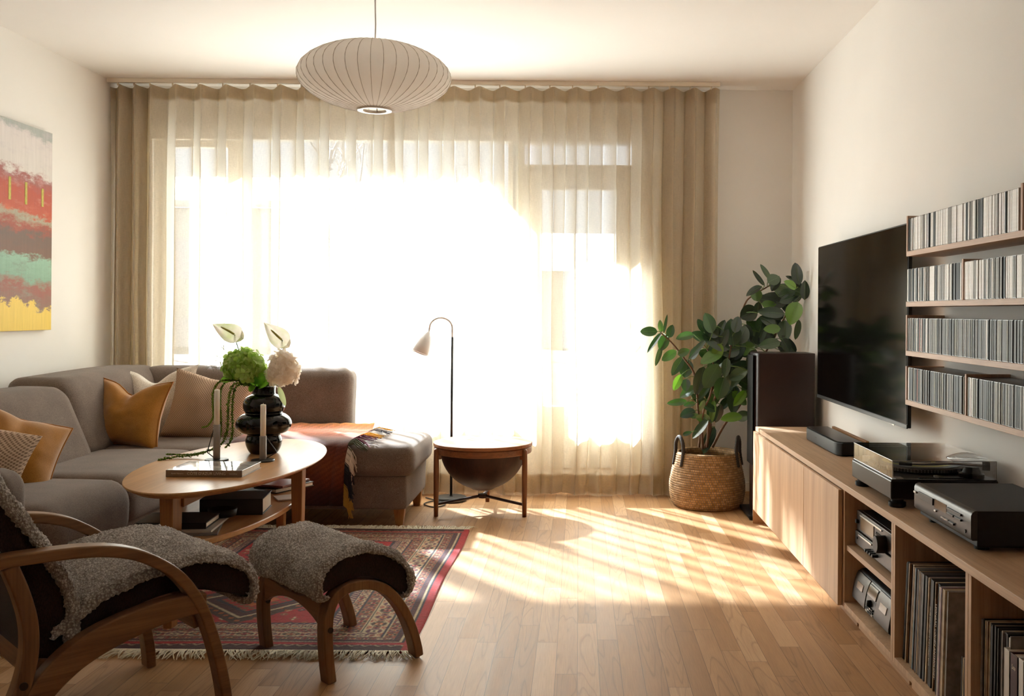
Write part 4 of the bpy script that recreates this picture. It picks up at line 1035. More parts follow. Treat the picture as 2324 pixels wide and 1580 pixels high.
# ================================================================ SHEEPSKIN CHAIR AND STOOL
def resample(P, n):
    P = np.asarray(P, float); d = np.concatenate([[0], np.cumsum(np.linalg.norm(np.diff(P, axis=0), axis=1))]); t = np.linspace(0, d[-1], n)
    return np.stack([np.interp(t, d, P[:, k]) for k in range(P.shape[1])], 1)
def fleece(path, y0, y1, thick, drop, cell=0.0042, seed=0, saddle=0.0, curl=0.010):
    """Curly pelt laid over a profile path of (x, z) from y0 to y1; wraps down both sides by drop."""
    P = spline(path, 10); L = np.sum(np.linalg.norm(np.diff(P, axis=0), axis=1)); nu = int(L/cell); P = resample(P, nu)
    T = np.gradient(P, axis=0); T /= np.linalg.norm(T, axis=1)[:, None]; N = np.stack([-T[:, 1], T[:, 0]], 1)
    q = thick*0.9
    sec = [(y0+0.012, -drop), (y0-0.004, -drop), (y0-q*0.9, -drop*0.6), (y0-q*0.8, 0.0), (y0-q*0.2, thick*0.75), (y0+q*1.2, thick)]
    sec += [(y0+(y1-y0)*k, thick) for k in (0.25, 0.5, 0.75)]
    sec += [(y1-q*1.2, thick), (y1+q*0.2, thick*0.75), (y1+q*0.8, 0.0), (y1+q*0.9, -drop*0.6), (y1+0.004, -drop), (y1-0.012, -drop)]
    Sx = spline(sec, 6); Ls = np.sum(np.linalg.norm(np.diff(Sx, axis=0), axis=1)); nv = int(Ls/cell); Sx = resample(Sx, nv)
    Ts = np.gradient(Sx, axis=0); Ts /= np.linalg.norm(Ts, axis=1)[:, None]; Ns = np.stack([-Ts[:, 1], Ts[:, 0]], 1)
    V = []
    for i in range(nu):
        e = min(i, nu-1-i)*cell; f = min(1.0, (e/0.03))**0.5
        for j in range(nv):
            y, h = Sx[j]; m = (y-y0)/(y1-y0); h2 = h*(0.35+0.65*f)-saddle*max(0, 4*m*(1-m))
            b = np.array([P[i][0]+N[i][0]*h2, y, P[i][1]+N[i][1]*h2])
            nrm = np.array([N[i][0]*Ns[j][1], Ns[j][0], N[i][1]*Ns[j][1]])
            p = Vector(b)
            dd = noise.voronoi(p*95+Vector((seed, 0, 0)))[0][0]
            dsp = curl*(0.62-dd)*1.1+0.012*noise.noise(p*14+Vector((0, seed, 0)))*0.6+0.003*noise.noise(p*160)
            V.append(tuple(b+nrm*dsp))
    F = [(i*nv+j, (i+1)*nv+j, (i+1)*nv+j+1, i*nv+j+1) for i in range(nu-1) for j in range(nv-1)]
    return V, F
def panel_cushion(top, bot, y0, y1):
    """Upholstered pad: side outline = top path + reversed bottom path."""
    return prism([tuple(p) for p in spline(top, 6)]+[tuple(p) for p in spline(bot, 6)][::-1], 'y', y0, y1)
CHR = math.radians(45)
ch = thing('armchair', 'bentwood armchair with grey curly sheepskin seat and back, foreground left', 'armchair', (-1.0, 2.8, 0), CHR)
CY0, CY1 = 0.0, 0.555
armp = spline([(-0.80, 0.495), (-0.72, 0.522), (-0.60, 0.546), (-0.494, 0.547), (-0.389, 0.541), (-0.305, 0.524), (-0.235, 0.492), (-0.16, 0.434), (-0.103, 0.352), (-0.067, 0.262), (-0.040, 0.165), (-0.022, 0.07), (-0.016, 0.0)], 6)
rearp = spline([(-0.575, 0.535), (-0.548, 0.460), (-0.530, 0.385), (-0.528, 0.312), (-0.540, 0.245), (-0.562, 0.185), (-0.60, 0.10), (-0.65, 0.0)], 6)
railp = spline([(-0.080, 0.346), (-0.18, 0.345), (-0.277, 0.328), (-0.36, 0.304), (-0.42, 0.276), (-0.47, 0.238), (-0.515, 0.19), (-0.545, 0.15)], 6)
for y in (CY0, CY1):
    nm = 'side_frame'
    a = obj(nm, bentwood(armp, y, 0.055, 0.031), M['bent']['x'], ch, local=True, bevel=0.006)
    obj('rear_post', bentwood(rearp, y, 0.050, 0.038), M['bent']['z'], a, local=True, bevel=0.006)
    obj('seat_rail', bentwood(railp, y, 0.045, [0.055+0.02*math.sin(i/(len(railp)-1)*pi) for i in range(len(railp))]), M['bent']['x'], a, local=True, bevel=0.006)
    obj('foot_pad', cyl((-0.016, y), 0.012, 0.0, 0.006, 16), M['black'], a, local=True)
    obj('bolt_cap', xf(cyl((0, 0), 0.010, 0, 0.004, 16), rot=(pi/2, 0, 0), loc=(-0.545, y-0.0245, 0.235)), M['darkmetal'], a, local=True)
obj('front_crossbar', join(bentwood([(-0.085, 0.265), (-0.10, 0.345)], CY1/2, CY1-0.05, 0.024)), M['bent']['y'], ch, local=True, bevel=0.004)
obj('rear_crossbar', bentwood([(-0.50, 0.215), (-0.485, 0.275)], CY1/2, CY1-0.045, 0.024), M['bent']['y'], ch, local=True, bevel=0.004)
sy0, sy1 = 0.035, 0.520
seat_top = [(-0.455, 0.335), (-0.36, 0.400), (-0.27, 0.432), (-0.186, 0.452), (-0.10, 0.462), (-0.03, 0.455), (0.035, 0.428), (0.072, 0.390), (0.082, 0.350), (0.070, 0.325)]
seat_bot = [(-0.44, 0.275), (-0.36, 0.315), (-0.277, 0.352), (-0.18, 0.374), (-0.09, 0.372), (0.0, 0.345), (0.055, 0.325)]
st = obj('seat_cushion', panel_cushion([(a, b-0.008) for a, b in seat_top], seat_bot, sy0, sy1), M['darkcloth'], ch, local=True, bevel=0.008)
obj('seat_sheepskin', fleece([(-0.47, 0.325)]+[(a, b-0.008) for a, b in seat_top]+[(0.055, 0.330)], sy0, sy1, 0.024, 0.006, seed=1), M['fleece'], ch, local=True, smooth=True)
bt = [(-0.425, 0.285), (-0.412, 0.350), (-0.420, 0.420), (-0.445, 0.485), (-0.485, 0.555), (-0.535, 0.635), (-0.60, 0.74), (-0.67, 0.86), (-0.73, 0.97), (-0.765, 1.02), (-0.80, 1.025)]
bb = [(-0.50, 0.255), (-0.505, 0.35), (-0.525, 0.44), (-0.565, 0.53), (-0.62, 0.63), (-0.68, 0.74), (-0.745, 0.86), (-0.80, 0.96), (-0.83, 1.0)]
obj('back_cushion', panel_cushion([(a-0.006, b) for a, b in bt], bb, sy0, sy1), M['darkcloth'], ch, local=True, bevel=0.010)
obj('back_sheepskin', fleece([(a-0.006, b) for a, b in bt][::-1], sy0, sy1, 0.024, 0.010, seed=4), M['fleece'], ch, local=True, smooth=True)

ot = thing('footstool', 'bentwood footstool with grey curly sheepskin pad beside the armchair', 'footstool', (-0.79, 3.046, 0), math.atan2(0.69, 0.72))
arc = spline([(0.012, 0.0), (0.004, 0.06), (-0.001, 0.12), (-0.002, 0.18), (0.004, 0.225), (0.022, 0.262), (0.055, 0.284), (0.10, 0.290), (0.155, 0.282), (0.205, 0.258), (0.250, 0.215), (0.287, 0.160), (0.315, 0.098), (0.333, 0.04), (0.339, 0.006)], 6)
for y in (0.0, 0.425):
    a = obj('leg_arch', bentwood(arc, y, 0.050, 0.032), M['bent']['z'], ot, local=True, bevel=0.006)
    for fx in (0.012, 0.338): obj('foot_pad', cyl((fx, y), 0.013, 0.0, 0.008, 16), M['silver'], a, local=True)
    obj('bolt_cap', xf(cyl((0, 0), 0.009, 0, 0.004, 16), rot=(pi/2, 0, 0), loc=(0.002, y-0.0245, 0.17)), M['darkmetal'], a, local=True)
def side_board(x):
    n = 20; V = []
    for i in range(n+1):
        t_ = i/n; y = 0.02+0.385*t_; zb = 0.165+0.055*math.sin(t_*pi)**0.7; zt = 0.262-0.02*math.sin(t_*pi)
        V += [(x-0.012, y, zb), (x+0.012, y, zb), (x+0.012, y, zt), (x-0.012, y, zt)]
    F = [(i*4+k, i*4+(k+1) % 4, (i+1)*4+(k+1) % 4, (i+1)*4+k) for i in range(n) for k in range(4)]+[(3, 2, 1, 0), (n*4, n*4+1, n*4+2, n*4+3)]
    return V, F
obj('side_rail', side_board(0.002), M['bent']['y'], ot, local=True, bevel=0.003)
oy0, oy1 = -0.010, 0.435
otop = [(-0.022, 0.290), (-0.030, 0.325), (-0.012, 0.362), (0.030, 0.388), (0.09, 0.400), (0.155, 0.398), (0.215, 0.378), (0.265, 0.342), (0.298, 0.295), (0.302, 0.255), (0.288, 0.232)]
obot = [(-0.012, 0.285), (0.03, 0.298), (0.09, 0.312), (0.15, 0.306), (0.21, 0.280), (0.26, 0.240), (0.28, 0.225)]
obj('pad', panel_cushion([(a, b-0.006) for a, b in otop], obot, oy0, oy1), M['darkcloth'], ot, local=True, bevel=0.010)
obj('sheepskin', fleece([(0.0, 0.272), (-0.025, 0.280)]+[(a, b-0.006) for a, b in otop[1:]]+[(0.275, 0.232)], oy0, oy1, 0.022, 0.004, seed=7, saddle=0.010), M['fleece'], ot, local=True, smooth=True)

# ================================================================ ROUND BAR TABLE
BC = (-0.558, 5.675)
rt_ = thing('round_side_table', 'round teak side table with a dark bowl hanging under its lid', 'side table', (BC[0], BC[1], 0))
H_ = 0.410
def half(sg):
    n = 48; poly = [(BC[0]+0.288*math.cos(a), BC[1]+0.288*math.sin(a)) for a in [(-35+sg*0+(180*(k/n)))*pi/180+(pi if sg < 0 else 0) for k in range(n+1)]]
    return prism(poly, 'z', H_-0.020, H_)
tt_ = obj('tabletop', xf(half(1), loc=(0.0005, 0.0006, 0)), M['teaktop'], rt_, bevel=0.004)
obj('tabletop_flap', xf(half(-1), loc=(-0.0005, -0.0006, 0)), M['teaktop'], rt_, bevel=0.004)
obj('rim', lathe([(0.262, H_-0.062), (0.280, H_-0.060), (0.284, H_-0.056), (0.284, H_-0.026), (0.280, H_-0.022), (0.262, H_-0.022)], (BC[0], BC[1], 0), 72, closed=True), M['teak']['x'], rt_, smooth=False)
def stave(t_, k): return 1-0.006*abs(math.sin(t_*6))
bp = [(0.02, 0.128), (0.06, 0.132)]+[(0.250*math.cos(a), 0.372-0.240*math.sin(a)) for a in [math.radians(x) for x in range(72, -1, -6)]]+[(0.244, 0.372)]+[(0.240*math.cos(a), 0.374-0.230*math.sin(a)) for a in [math.radians(x) for x in range(6, 80, 12)]]+[(0.0, 0.145)]
obj('bowl', lathe([(0.0, 0.126)]+bp, (BC[0], BC[1], 0), 96, fr=stave), M['bowl'], rt_, smooth=True)
for a in (math.radians(210), math.radians(330), math.radians(90)):
    lx, ly = BC[0]+0.291*math.cos(a), BC[1]+0.291*math.sin(a)
    obj('leg', lathe([(0.0, 0.0), (0.0125, 0.0), (0.0145, 0.12), (0.0155, 0.25), (0.015, 0.375), (0.011, 0.386), (0.0, 0.387)], (lx, ly, 0), 20), M['teak']['z'], rt_, smooth=True)
    obj('stretcher', tube([(lx-0.012*math.cos(a), ly-0.012*math.sin(a), 0.070), (BC[0]+0.02*math.cos(a), BC[1]+0.02*math.sin(a), 0.092)], 0.0085, 8), M['bowl'], rt_)
    obj('fixing_block', xf(cbox((0.275, 0, 0.345), (0.02, 0.03, 0.04)), rot=(0, 0, a), loc=(BC[0], BC[1], 0)), M['teak']['z'], rt_, bevel=0.003)
obj('hub', cyl(BC, 0.028, 0.080, 0.104, 24), M['bowl'], rt_, bevel=0.004)
# ================================================================ FLOOR LAMP
LC = (-0.785, 5.99)
fl = thing('floor_lamp', 'slim grey floor lamp with gooseneck and cone shade beside the chaise', 'floor lamp', (LC[0], LC[1], 0))
obj('base', lathe([(0.0, 0.0), (0.094, 0.0), (0.096, 0.003), (0.096, 0.020), (0.092, 0.026), (0.012, 0.028), (0.010, 0.034), (0.0, 0.034)], (LC[0], LC[1], 0), 48), M['lampbase'], fl, smooth=False, bevel=0.001)
obj('pole', tube([(LC[0], LC[1], 0.03), (LC[0], LC[1], 1.01)], 0.0082, 14), M['darkmetal'], fl, smooth=True)
nk = [(LC[0], LC[1], 1.00), (LC[0], LC[1], 1.05)]+[(LC[0]-0.068+0.068*math.cos(a), LC[1]-0.03*(1-math.cos(a))/2, 1.065+0.068*math.sin(a)*0.95) for a in [math.radians(x) for x in range(0, 181, 15)]]+[(LC[0]-0.140, LC[1]-0.033, 1.04)]
obj('gooseneck', tube(spline(nk, 3), 0.0062, 12), M['lampwhite'], fl, smooth=True)
ax0 = Vector((LC[0]-0.140, LC[1]-0.034, 1.045)); axd = Vector((-0.34, -0.18, -0.92)).normalized(); q = axd.to_track_quat('Z', 'Y').to_matrix().to_4x4(); MXL = Matrix.Translation(ax0) @ q
spf = [(r_*1.08, z_*1.06) for r_, z_ in [(0.0, -0.004), (0.008, -0.002), (0.012, 0.008), (0.029, 0.030), (0.043, 0.062), (0.051, 0.100), (0.053, 0.135), (0.051, 0.136), (0.047, 0.100), (0.040, 0.065), (0.026, 0.036), (0.0, 0.02)]]
sh_ = obj('lamp_shade', xf(lathe(spf, (0, 0, 0), 40), MXL), M['lampwhite'], fl, smooth=True)
obj('bulb', xf(lathe([(0.0, 0.025), (0.015, 0.03), (0.022, 0.07), (0.020, 0.09), (0.0, 0.10)], (0, 0, 0), 20), MXL), M['steel_white'], sh_, smooth=True)

# ================================================================ BASKET AND RUBBER PLANT
KC = (0.785, 5.905)
def basket_mat():
    t = NT('woven_seagrass'); tc = t.n('ShaderNodeTexCoord'); sp = t.n('ShaderNodeSeparateXYZ'); t.l(tc.outputs['Object'], sp.inputs[0])
    ang = t.math('ARCTAN2', sp.outputs[1], sp.outputs[0]); row = t.math('FLOOR', t.math('DIVIDE', sp.outputs[2], 0.0135)); fr = t.math('FRACT', t.math('DIVIDE', sp.outputs[2], 0.0135))
    u = t.math('ADD', t.math('MULTIPLY', ang, 14.0), t.math('MULTIPLY', row, 0.37)); fu = t.math('FRACT', u)
    st_ = t.math('LESS_THAN', t.math('ABSOLUTE', t.math('SUBTRACT', fu, 0.5)), 0.13)
    edge = t.math('GREATER_THAN', t.math('ABSOLUTE', t.math('SUBTRACT', fr, 0.5)), 0.40)
    n = t.noise(t.coord((60, 60, 20)), 1.0, 3); cw = t.n('ShaderNodeCombineXYZ'); t.l(t.math('FLOOR', u), cw.inputs[0]); t.l(row, cw.inputs[1]); wn = t.n('ShaderNodeTexWhiteNoise', noise_dimensions='2D'); t.l(cw.outputs[0], wn.inputs['Vector'])
    c = t.ramp(wn.outputs[0], [(0.0, lin('#84602F')), (0.6, lin('#A27A48')), (1.0, lin('#BA9464'))])
    c = t.mix(t.math('MULTIPLY', st_, 0.9), c, lin('#75675B')); c = t.mix(t.math('MULTIPLY', edge, 0.8), c, lin('#5E4C3E'))
    t.base(c); t.set(Roughness=0.8); t.bump(n, 0.3, 0.003); return t.m
M['basket'] = basket_mat()
bs = thing('basket', 'round woven seagrass basket with dark handles holding the rubber plant', 'basket', (KC[0], KC[1], 0))
bpf = spline([(0.195, 0.0), (0.215, 0.03), (0.226, 0.09), (0.225, 0.15), (0.212, 0.22), (0.198, 0.28), (0.190, 0.325)], 12)
def coil(k): return 0.004*abs(math.sin(k*pi/0.0135))
out = [(r+coil(z), z) for r, z in resample(bpf, 110)]
rng = random.Random(1)
obj('woven_body', lathe([(0.0, 0.0)]+out+[(0.186, 0.332), (0.178, 0.325)]+[(r-0.016, z) for r, z in resample(bpf, 14)[::-1]]+[(0.0, 0.01)], (KC[0], KC[1], 0), 120, fr=lambda t_, k: 1+0.006*math.sin(t_*14+k*1.7)), M['basket'], bs, smooth=True)
for a in (math.radians(200), math.radians(340)):
    cx, cy = KC[0]+0.188*math.cos(a), KC[1]+0.188*math.sin(a); tx, ty = -math.sin(a), math.cos(a)
    P = [(cx-tx*0.052+0.012*math.cos(a), cy-ty*0.052+0.012*math.sin(a), 0.25), (cx-tx*0.052, cy-ty*0.052, 0.33), (cx-tx*0.045, cy-ty*0.045, 0.39), (cx, cy, 0.425), (cx+tx*0.045, cy+ty*0.045, 0.39), (cx+tx*0.052, cy+ty*0.052, 0.33), (cx+tx*0.052+0.012*math.cos(a), cy+ty*0.052+0.012*math.sin(a), 0.25)]
    P = spline(P, 8); obj('handle', tube(P, [0.011+0.0007*math.sin(i*2.6) for i in range(len(P))], 10), plain('dark_handle_wrap', '#2A211C', 0.7, var=0.2, vscale=80), bs, smooth=True)
obj('soil', lathe([(0.0, 0.275), (0.174, 0.272), (0.174, 0.262), (0.0, 0.26)], (KC[0], KC[1], 0), 32), plain('potting_soil', '#2A1E16', 0.95, var=0.4, vscale=80), bs)
rp = thing('rubber_plant', 'tall rubber plant with glossy oval leaves standing in the woven basket', 'plant', (KC[0], KC[1], 0.276))
def cp(x, y, Y): return at(1440+x/2.548, 580+y/2.548, Y)
stems = [
    [(372, 1110, 5.93), (380, 1030, 5.93), (368, 900, 5.90), (350, 700, 5.88), (290, 600, 5.86), (220, 510, 5.84), (150, 445, 5.82)],
    [(405, 1115, 5.92), (440, 1000, 5.92), (430, 850, 5.93), (480, 700, 5.95), (550, 560, 5.97), (600, 400, 6.02), (640, 280, 6.04), (680, 235, 6.04), (780, 175, 6.03)],
    [(450, 1110, 5.93), (520, 980, 5.94), (600, 880, 5.94), (680, 740, 5.98), (760, 560, 6.02), (830, 430, 6.04), (880, 340, 6.02), (955, 220, 6.00), (950, 170, 6.00)],
    [(420, 1110, 5.90), (440, 900, 5.88), (500, 740, 5.86), (545, 600, 5.85), (565, 470, 5.85)],
    [(395, 1120, 5.88), (390, 1010, 5.86), (400, 900, 5.84), (440, 800, 5.83), (460, 650, 5.84), (420, 540, 5.85)]]
SP = []
sm = plain('rubber_plant_stem', '#6A4A34', 0.7, var=0.2, vscale=30)
for st_ in stems:
    P = spline([tuple(cp(*p)) for p in st_], 8); SP += [Vector(p) for p in P]
    obj('stem', tube(P, list(np.linspace(0.0085, 0.0040, len(P))), 8), sm, rp, smooth=True)
LV = [(82,440,180,86,52),(152,408,100,62,30),(210,438,75,66,46),(180,395,80,92,16),(168,505,250,82,60),(115,505,235,120,30),(140,580,255,112,28),(200,580,215,86,50),(285,560,25,62,45),(250,640,240,112,52),(300,655,260,88,80),(292,470,192,92,50),(250,735,245,92,45),(298,750,265,62,50),(310,790,212,96,55),(246,850,187,98,38),(308,915,200,82,60),(318,862,190,62,30),(378,725,255,142,66),(445,700,240,132,92),(361,545,228,126,36),(375,470,160,92,60),(430,390,112,104,78),(385,405,120,72,42),(502,425,68,94,52),(470,500,152,148,82),(565,445,94,134,92),(445,590,208,122,76),(510,608,228,132,52),(530,650,262,96,50),(500,770,252,112,82),(576,835,265,142,72),(452,905,262,112,36),(400,795,232,92,36),(390,870,250,62,28),(396,942,172,72,50),(345,930,182,52,30),(380,1005,232,122,50),(430,1070,245,142,55),(485,915,255,92,46),(560,940,188,112,62),(620,460,60,102,80),(543,730,252,152,82),(640,545,205,104,72),(600,560,240,90,66),(630,930,20,72,60),(648,770,268,102,50),(305,1030,20,46,25),
(718,130,125,98,24),(757,95,118,94,30),(805,140,25,72,65),(690,205,212,94,40),(703,225,100,68,60),(660,335,205,88,88),(715,300,90,54,45),(860,200,172,92,70),(800,265,170,134,100),(790,330,176,134,60),(940,105,98,114,60),(920,140,155,84,30),(985,200,92,94,50),(900,170,150,72,50),(880,255,200,82,50),(945,245,45,62,50),(922,335,250,118,88),(868,440,265,112,78),(795,425,182,84,50),(690,420,130,114,60),(735,395,72,84,70),(940,430,265,102,40),(760,485,202,92,72),(780,515,190,112,60),(875,520,300,72,60),(770,380,150,90,60),(600,500,150,84,60),(680,600,250,100,60),(700,500,170,90,60),(560,560,200,90,60),(470,820,240,90,50),(600,690,210,100,70),(350,560,60,80,50),(480,560,250,90,60),(620,640,180,100,60),(440,440,150,90,60),(520,860,230,80,45),(590,400,75,86,56)]
gs = []; rnd = random.Random(12); pets = []
for k_ in range(46):     # leaves further round the crown, turned away from the window
    a_, b_ = (rnd.choice([(470, 560), (560, 640), (520, 480), (600, 560), (700, 450), (820, 300), (880, 230), (760, 420), (480, 760), (600, 760), (840, 470), (430, 620), (400, 860)]))
    LV.append((a_+rnd.uniform(-70, 70), b_+rnd.uniform(-70, 70), rnd.uniform(0, 360), rnd.uniform(80, 125), rnd.uniform(45, 62)))
for i, (x, y, an, Lp, wp) in enumerate(LV):
    d0 = (0 if y > 560 or x < 600 else 0.08); Yd = 5.85+d0+rnd.uniform(-0.09, 0.08)+(0.05 if i > 73 else 0)
    c = cp(x, y, Yd); sc = Yd/FPX/2.548; a = math.radians(an)
    L_ = Lp*sc*1.22; w_ = wp*sc*1.12; dep = rnd.uniform(-0.35, 0.35)
    d = Vector((math.cos(a), dep, math.sin(a))).normalized()
    nr = Vector((rnd.uniform(-0.5, 0.3), -1.0, rnd.uniform(0.0, 0.75)))
    b, t_ = c-d*L_/2, c+d*L_/2
    for p_ in (b, t_):
        p_.x = min(p_.x, XR-0.02)
    gs.append(leafgeo(b, t_, nr, w_, droop=rnd.uniform(0.0, 0.22), nu=11, nv=7, fold=rnd.uniform(0.05, 0.18), sh=0.62))
    ne = min(SP, key=lambda s_: (s_-b).length)
    if (ne-b).length < 0.30: pets.append(tube([tuple(ne), tuple((ne+b)/2+Vector((0, 0, 0.006))), tuple(b)], 0.0024, 5))
def rubber_mat():
    t = NT('rubber_leaf'); g = t.n('ShaderNodeNewGeometry')
    c = t.ramp(g.outputs['Random Per Island'], [(0.0, lin('#182A1E')), (0.60, lin('#2A3F2E')), (0.88, lin('#42563A')), (1.0, lin('#668A30'))])
    t.base(c); t.set(Roughness=0.28, Specular_IOR_Level=0.6, Coat_Weight=0.6, Coat_Roughness=0.3)
    tl = t.n('ShaderNodeBsdfTranslucent'); t.l(t.mix(1.0, c, (1.7, 2.6, 0.5, 1), 'MULTIPLY'), tl.inputs[0])
    mx = t.n('ShaderNodeMixShader'); mx.inputs[0].default_value = 0.16; t.l(t.b.outputs[0], mx.inputs[1]); t.l(tl.outputs[0], mx.inputs[2]); t.l(mx.outputs[0], t.out.inputs[0]); return t.m
obj('foliage', join(*gs), rubber_mat(), rp, smooth=True)['kind'] = 'stuff'
ribs = []
for V_, F_ in gs:
    ce = [Vector(V_[i*7+3]) for i in range(11)]; nn = (Vector(V_[5*7+5])-ce[5]).cross(ce[6]-ce[5]).normalized()
    if nn.y > 0: nn = -nn
    ribs.append(tube([tuple(c+nn*0.0007) for c in ce[:-1]], list(np.linspace(0.0011, 0.0004, 10)), 4, False))
obj('leaf_midribs', join(*ribs), plain('pale_leaf_rib', '#6E8A56', 0.5), rp, smooth=True)['kind'] = 'stuff'
obj('leaf_stalks', join(*pets), M['stem'], rp, smooth=True)['kind'] = 'stuff'

# ================================================================ TOWER SPEAKER
sp1 = thing('tower_speaker', 'tall dark walnut floor speaker behind the end of the media cabinet', 'speaker', (1.18, 5.66, 0))
n = 10; poly = [(1.345, 5.52), (1.345, 5.75)]+[(1.03, 5.75)]+[(1.03-0.028*math.sin(a), 5.635+0.115*math.cos(a)) for a in np.linspace(0.15, pi-0.15, n)]+[(1.03, 5.52)]
obj('cabinet_body', prism(poly[::-1], 'z', 0.03, 0.945), M['speaker'], sp1, bevel=0.004)
obj('front_grille', prism([(0.999+0.0*0, 5.55), (0.999, 5.72), (0.994, 5.72), (0.994, 5.55)], 'z', 0.30, 0.93), M['black'], sp1, bevel=0.002)
obj('plinth', join(box(0.965, 1.36, 5.47, 5.80, 0.008, 0.03)), M['black'], sp1, bevel=0.006)
for (x, y) in ((0.985, 5.49), (0.985, 5.78), (1.34, 5.49), (1.34, 5.78)): obj('spike_foot', cyl((x, y), 0.014, 0.0, 0.008, 16), M['darkmetal'], sp1)

# ================================================================ MEDIA CABINET
CX, TOP = 0.99, 0.540
YE, YN = 5.40, 1.55      # far end, near end (out of frame)
ms = {a: M['oak'][a] for a in 'xyz'}
wt = thing('cabinet_worktop', 'long pale oak top board running over the low media cabinets', 'worktop', (1.19, 3.5, TOP-0.024))
obj('board', box(CX-0.004, XR-0.002, YN, YE+0.002, TOP-0.024, TOP), ms['y'], wt, bevel=0.002)
def carcase(y0, y1, lab, doors=(), dividers=(), name='low_cabinet'):
    c = thing(name, lab, 'cabinet', ((CX+XR)/2, (y0+y1)/2, 0))
    T = 0.018
    obj('carcase', join(box(CX+0.002, XR-0.004, y0, y0+T, 0.078, TOP-0.0245), box(CX+0.002, XR-0.004, y1-T, y1, 0.078, TOP-0.0245), box(CX+0.002, XR-0.004, y0+T, y1-T, 0.078, 0.098), box(XR-0.012, XR-0.004, y0+T, y1-T, 0.098, TOP-0.0245)), ms['z'], c, bevel=0.001)
    obj('plinth', box(CX+0.06, XR-0.01, y0+0.01, y1-0.01, 0.0, 0.078), ms['y'], c)
    for (a, b) in doors: obj('door', box(CX-0.002, CX+0.001+0.016-0.018+0.0015, a, b, 0.080, TOP-0.028), ms['z'], c, bevel=0.001)
    return c
c1 = carcase(4.19, YE, 'closed pale oak cabinet at the window end, under the soundbar')
obj('door', box(CX-0.016, CX, 4.192, YE-0.002, 0.080, TOP-0.027), ms['z'], c1, bevel=0.0012)
obj('end_panel', box(CX-0.016, XR-0.004, YE-0.0005, YE+0.0015, 0.0, TOP-0.0245), ms['z'], c1)
c2 = carcase(3.625, 4.188, 'closed narrower pale oak cabinet left of the hi-fi compartment')
obj('door', box(CX-0.016, CX, 3.628, 4.187, 0.080, TOP-0.027), ms['z'], c2, bevel=0.0012)
c3 = carcase(3.050, 3.623, 'open pale oak hi-fi cabinet with one shelf')
obj('shelf', box(CX+0.010, XR-0.012, 3.068, 3.605, 0.292, 0.312), ms['y'], c3, bevel=0.001)
c4 = carcase(2.462, 3.048, 'open pale oak cabinet holding the first run of records')
c5 = carcase(YN, 2.460, 'open pale oak cabinet nearest the camera with records and books')

# records
def sleeve(y, zb, lean, h, th, mat, lab, grp, x0=1.012, w_=0.312, cat='record'):
    t = obj('record_sleeve', xf(cbox((w_/2, 0, h/2), (w_, th, h)), rot=(lean, 0, 0), loc=(x0, y, zb+th/2*math.sin(lean)+0.0002)), mat, props=dict(label=lab, cat=cat, group=grp), bevel=0.0006, seg=1)
    return t
pal = [('dark grey', '#3A3634'), ('black', '#161413'), ('cream', '#B8A88E'), ('brown', '#5E4A3A'), ('tan', '#8C7458'), ('slate blue', '#5A6872'), ('grey', '#807A74'), ('mauve', '#8A7680'), ('off-white', '#C8C0B6'), ('olive', '#6A6444')]
recm = {n_: plain('sleeve_'+n_.replace(' ', '_').replace('-', '_'), h_, 0.55, var=0.28, vscale=35) for n_, h_ in pal}
seq = ['dark grey', 'black', 'black', 'dark grey', 'tan', 'black', 'cream', 'brown', 'dark grey', 'tan', 'cream', 'slate blue', 'brown', 'slate blue', 'grey', 'black', 'tan', 'brown', 'black', 'grey', 'dark grey', 'mauve', 'black', 'mauve', 'cream', 'black', 'tan', 'black', 'slate blue', 'cream', 'tan', 'black', 'black', 'off-white', 'mauve', 'off-white', 'tan', 'cream', 'grey', 'grey']
rnd = random.Random(21); y = 3.020; cnt = {}
zf = 0.0985
special = {}
for i, c in enumerate(seq):
    th = rnd.choice([0.0045, 0.0055, 0.0065, 0.009]); 
    if i in (27, 31): th = 0.022
    if i in (22,): th = 0.016
    k = i/len(seq)
    lab = '%s record sleeve, %s from the left in the record cabinet beside the hi-fi' % (c, ordinal(i+1))
    if i == 0: lab = 'first dark grey record sleeve leaning by the hi-fi compartment divider'
    if i == 27: lab = 'thick black record box with pale title along its spine, in first record cabinet'
    if i == 31: lab = 'thick black record box with bold white artist name on its spine'
    ln = math.radians(6.5-3.0*k)
    o = sleeve(y-th/2, zf, ln, 0.314-(0.0 if i % 7 else 0.004), th, recm[c], lab, 'records in the first open cabinet', x0=1.010+rnd.uniform(0, 0.008))
    if i in (27, 31): special[i] = (o, y-th/2, th, ln)
    y -= th+rnd.uniform(0.0002, 0.0016)
    if y < 2.545: break
LPY = y
for i, (txt, sz) in {31: ('LEONARD COHEN ANTHOLOGY', 0.0145), 27: ('BRUCE SPRINGSTEEN & THE E STREET BAND', 0.0088)}.items():
    if i in special:
        o, yy, th, ln = special[i]
        # runs top to bottom down the spine facing the room
        MXs = Matrix.Translation((1.0095, yy, zf)) @ Matrix.Rotation(ln, 4, 'X') @ basis((0, 0, 0.150), (0, 0, -1), (0, -1, 0), (-1, 0, 0))
        obj('spine_lettering', xf(ftext(txt, sz, 0.0003), MXs), M['letter_white'] if i == 31 else M['letter_pale'], o)
        WM
for i in range(5):   # short singles standing in front at the divider
    nm = ['dark grey', 'cream', 'black', 'tan', 'grey'][i]
    sleeve(2.535-i*0.009, zf, math.radians(2), 0.180, 0.005, recm[nm], '%s small single sleeve by the near divider of the first record cabinet' % nm, 'small single sleeves in the first open cabinet', x0=1.004, w_=0.178)
seq2 = ['grey', 'black', 'cream', 'brown', 'tan', 'cream', 'black', 'dark grey', 'black', 'cream', 'black', 'brown', 'dark grey', 'black', 'tan', 'cream', 'grey', 'dark grey', 'black', 'off-white', 'grey']
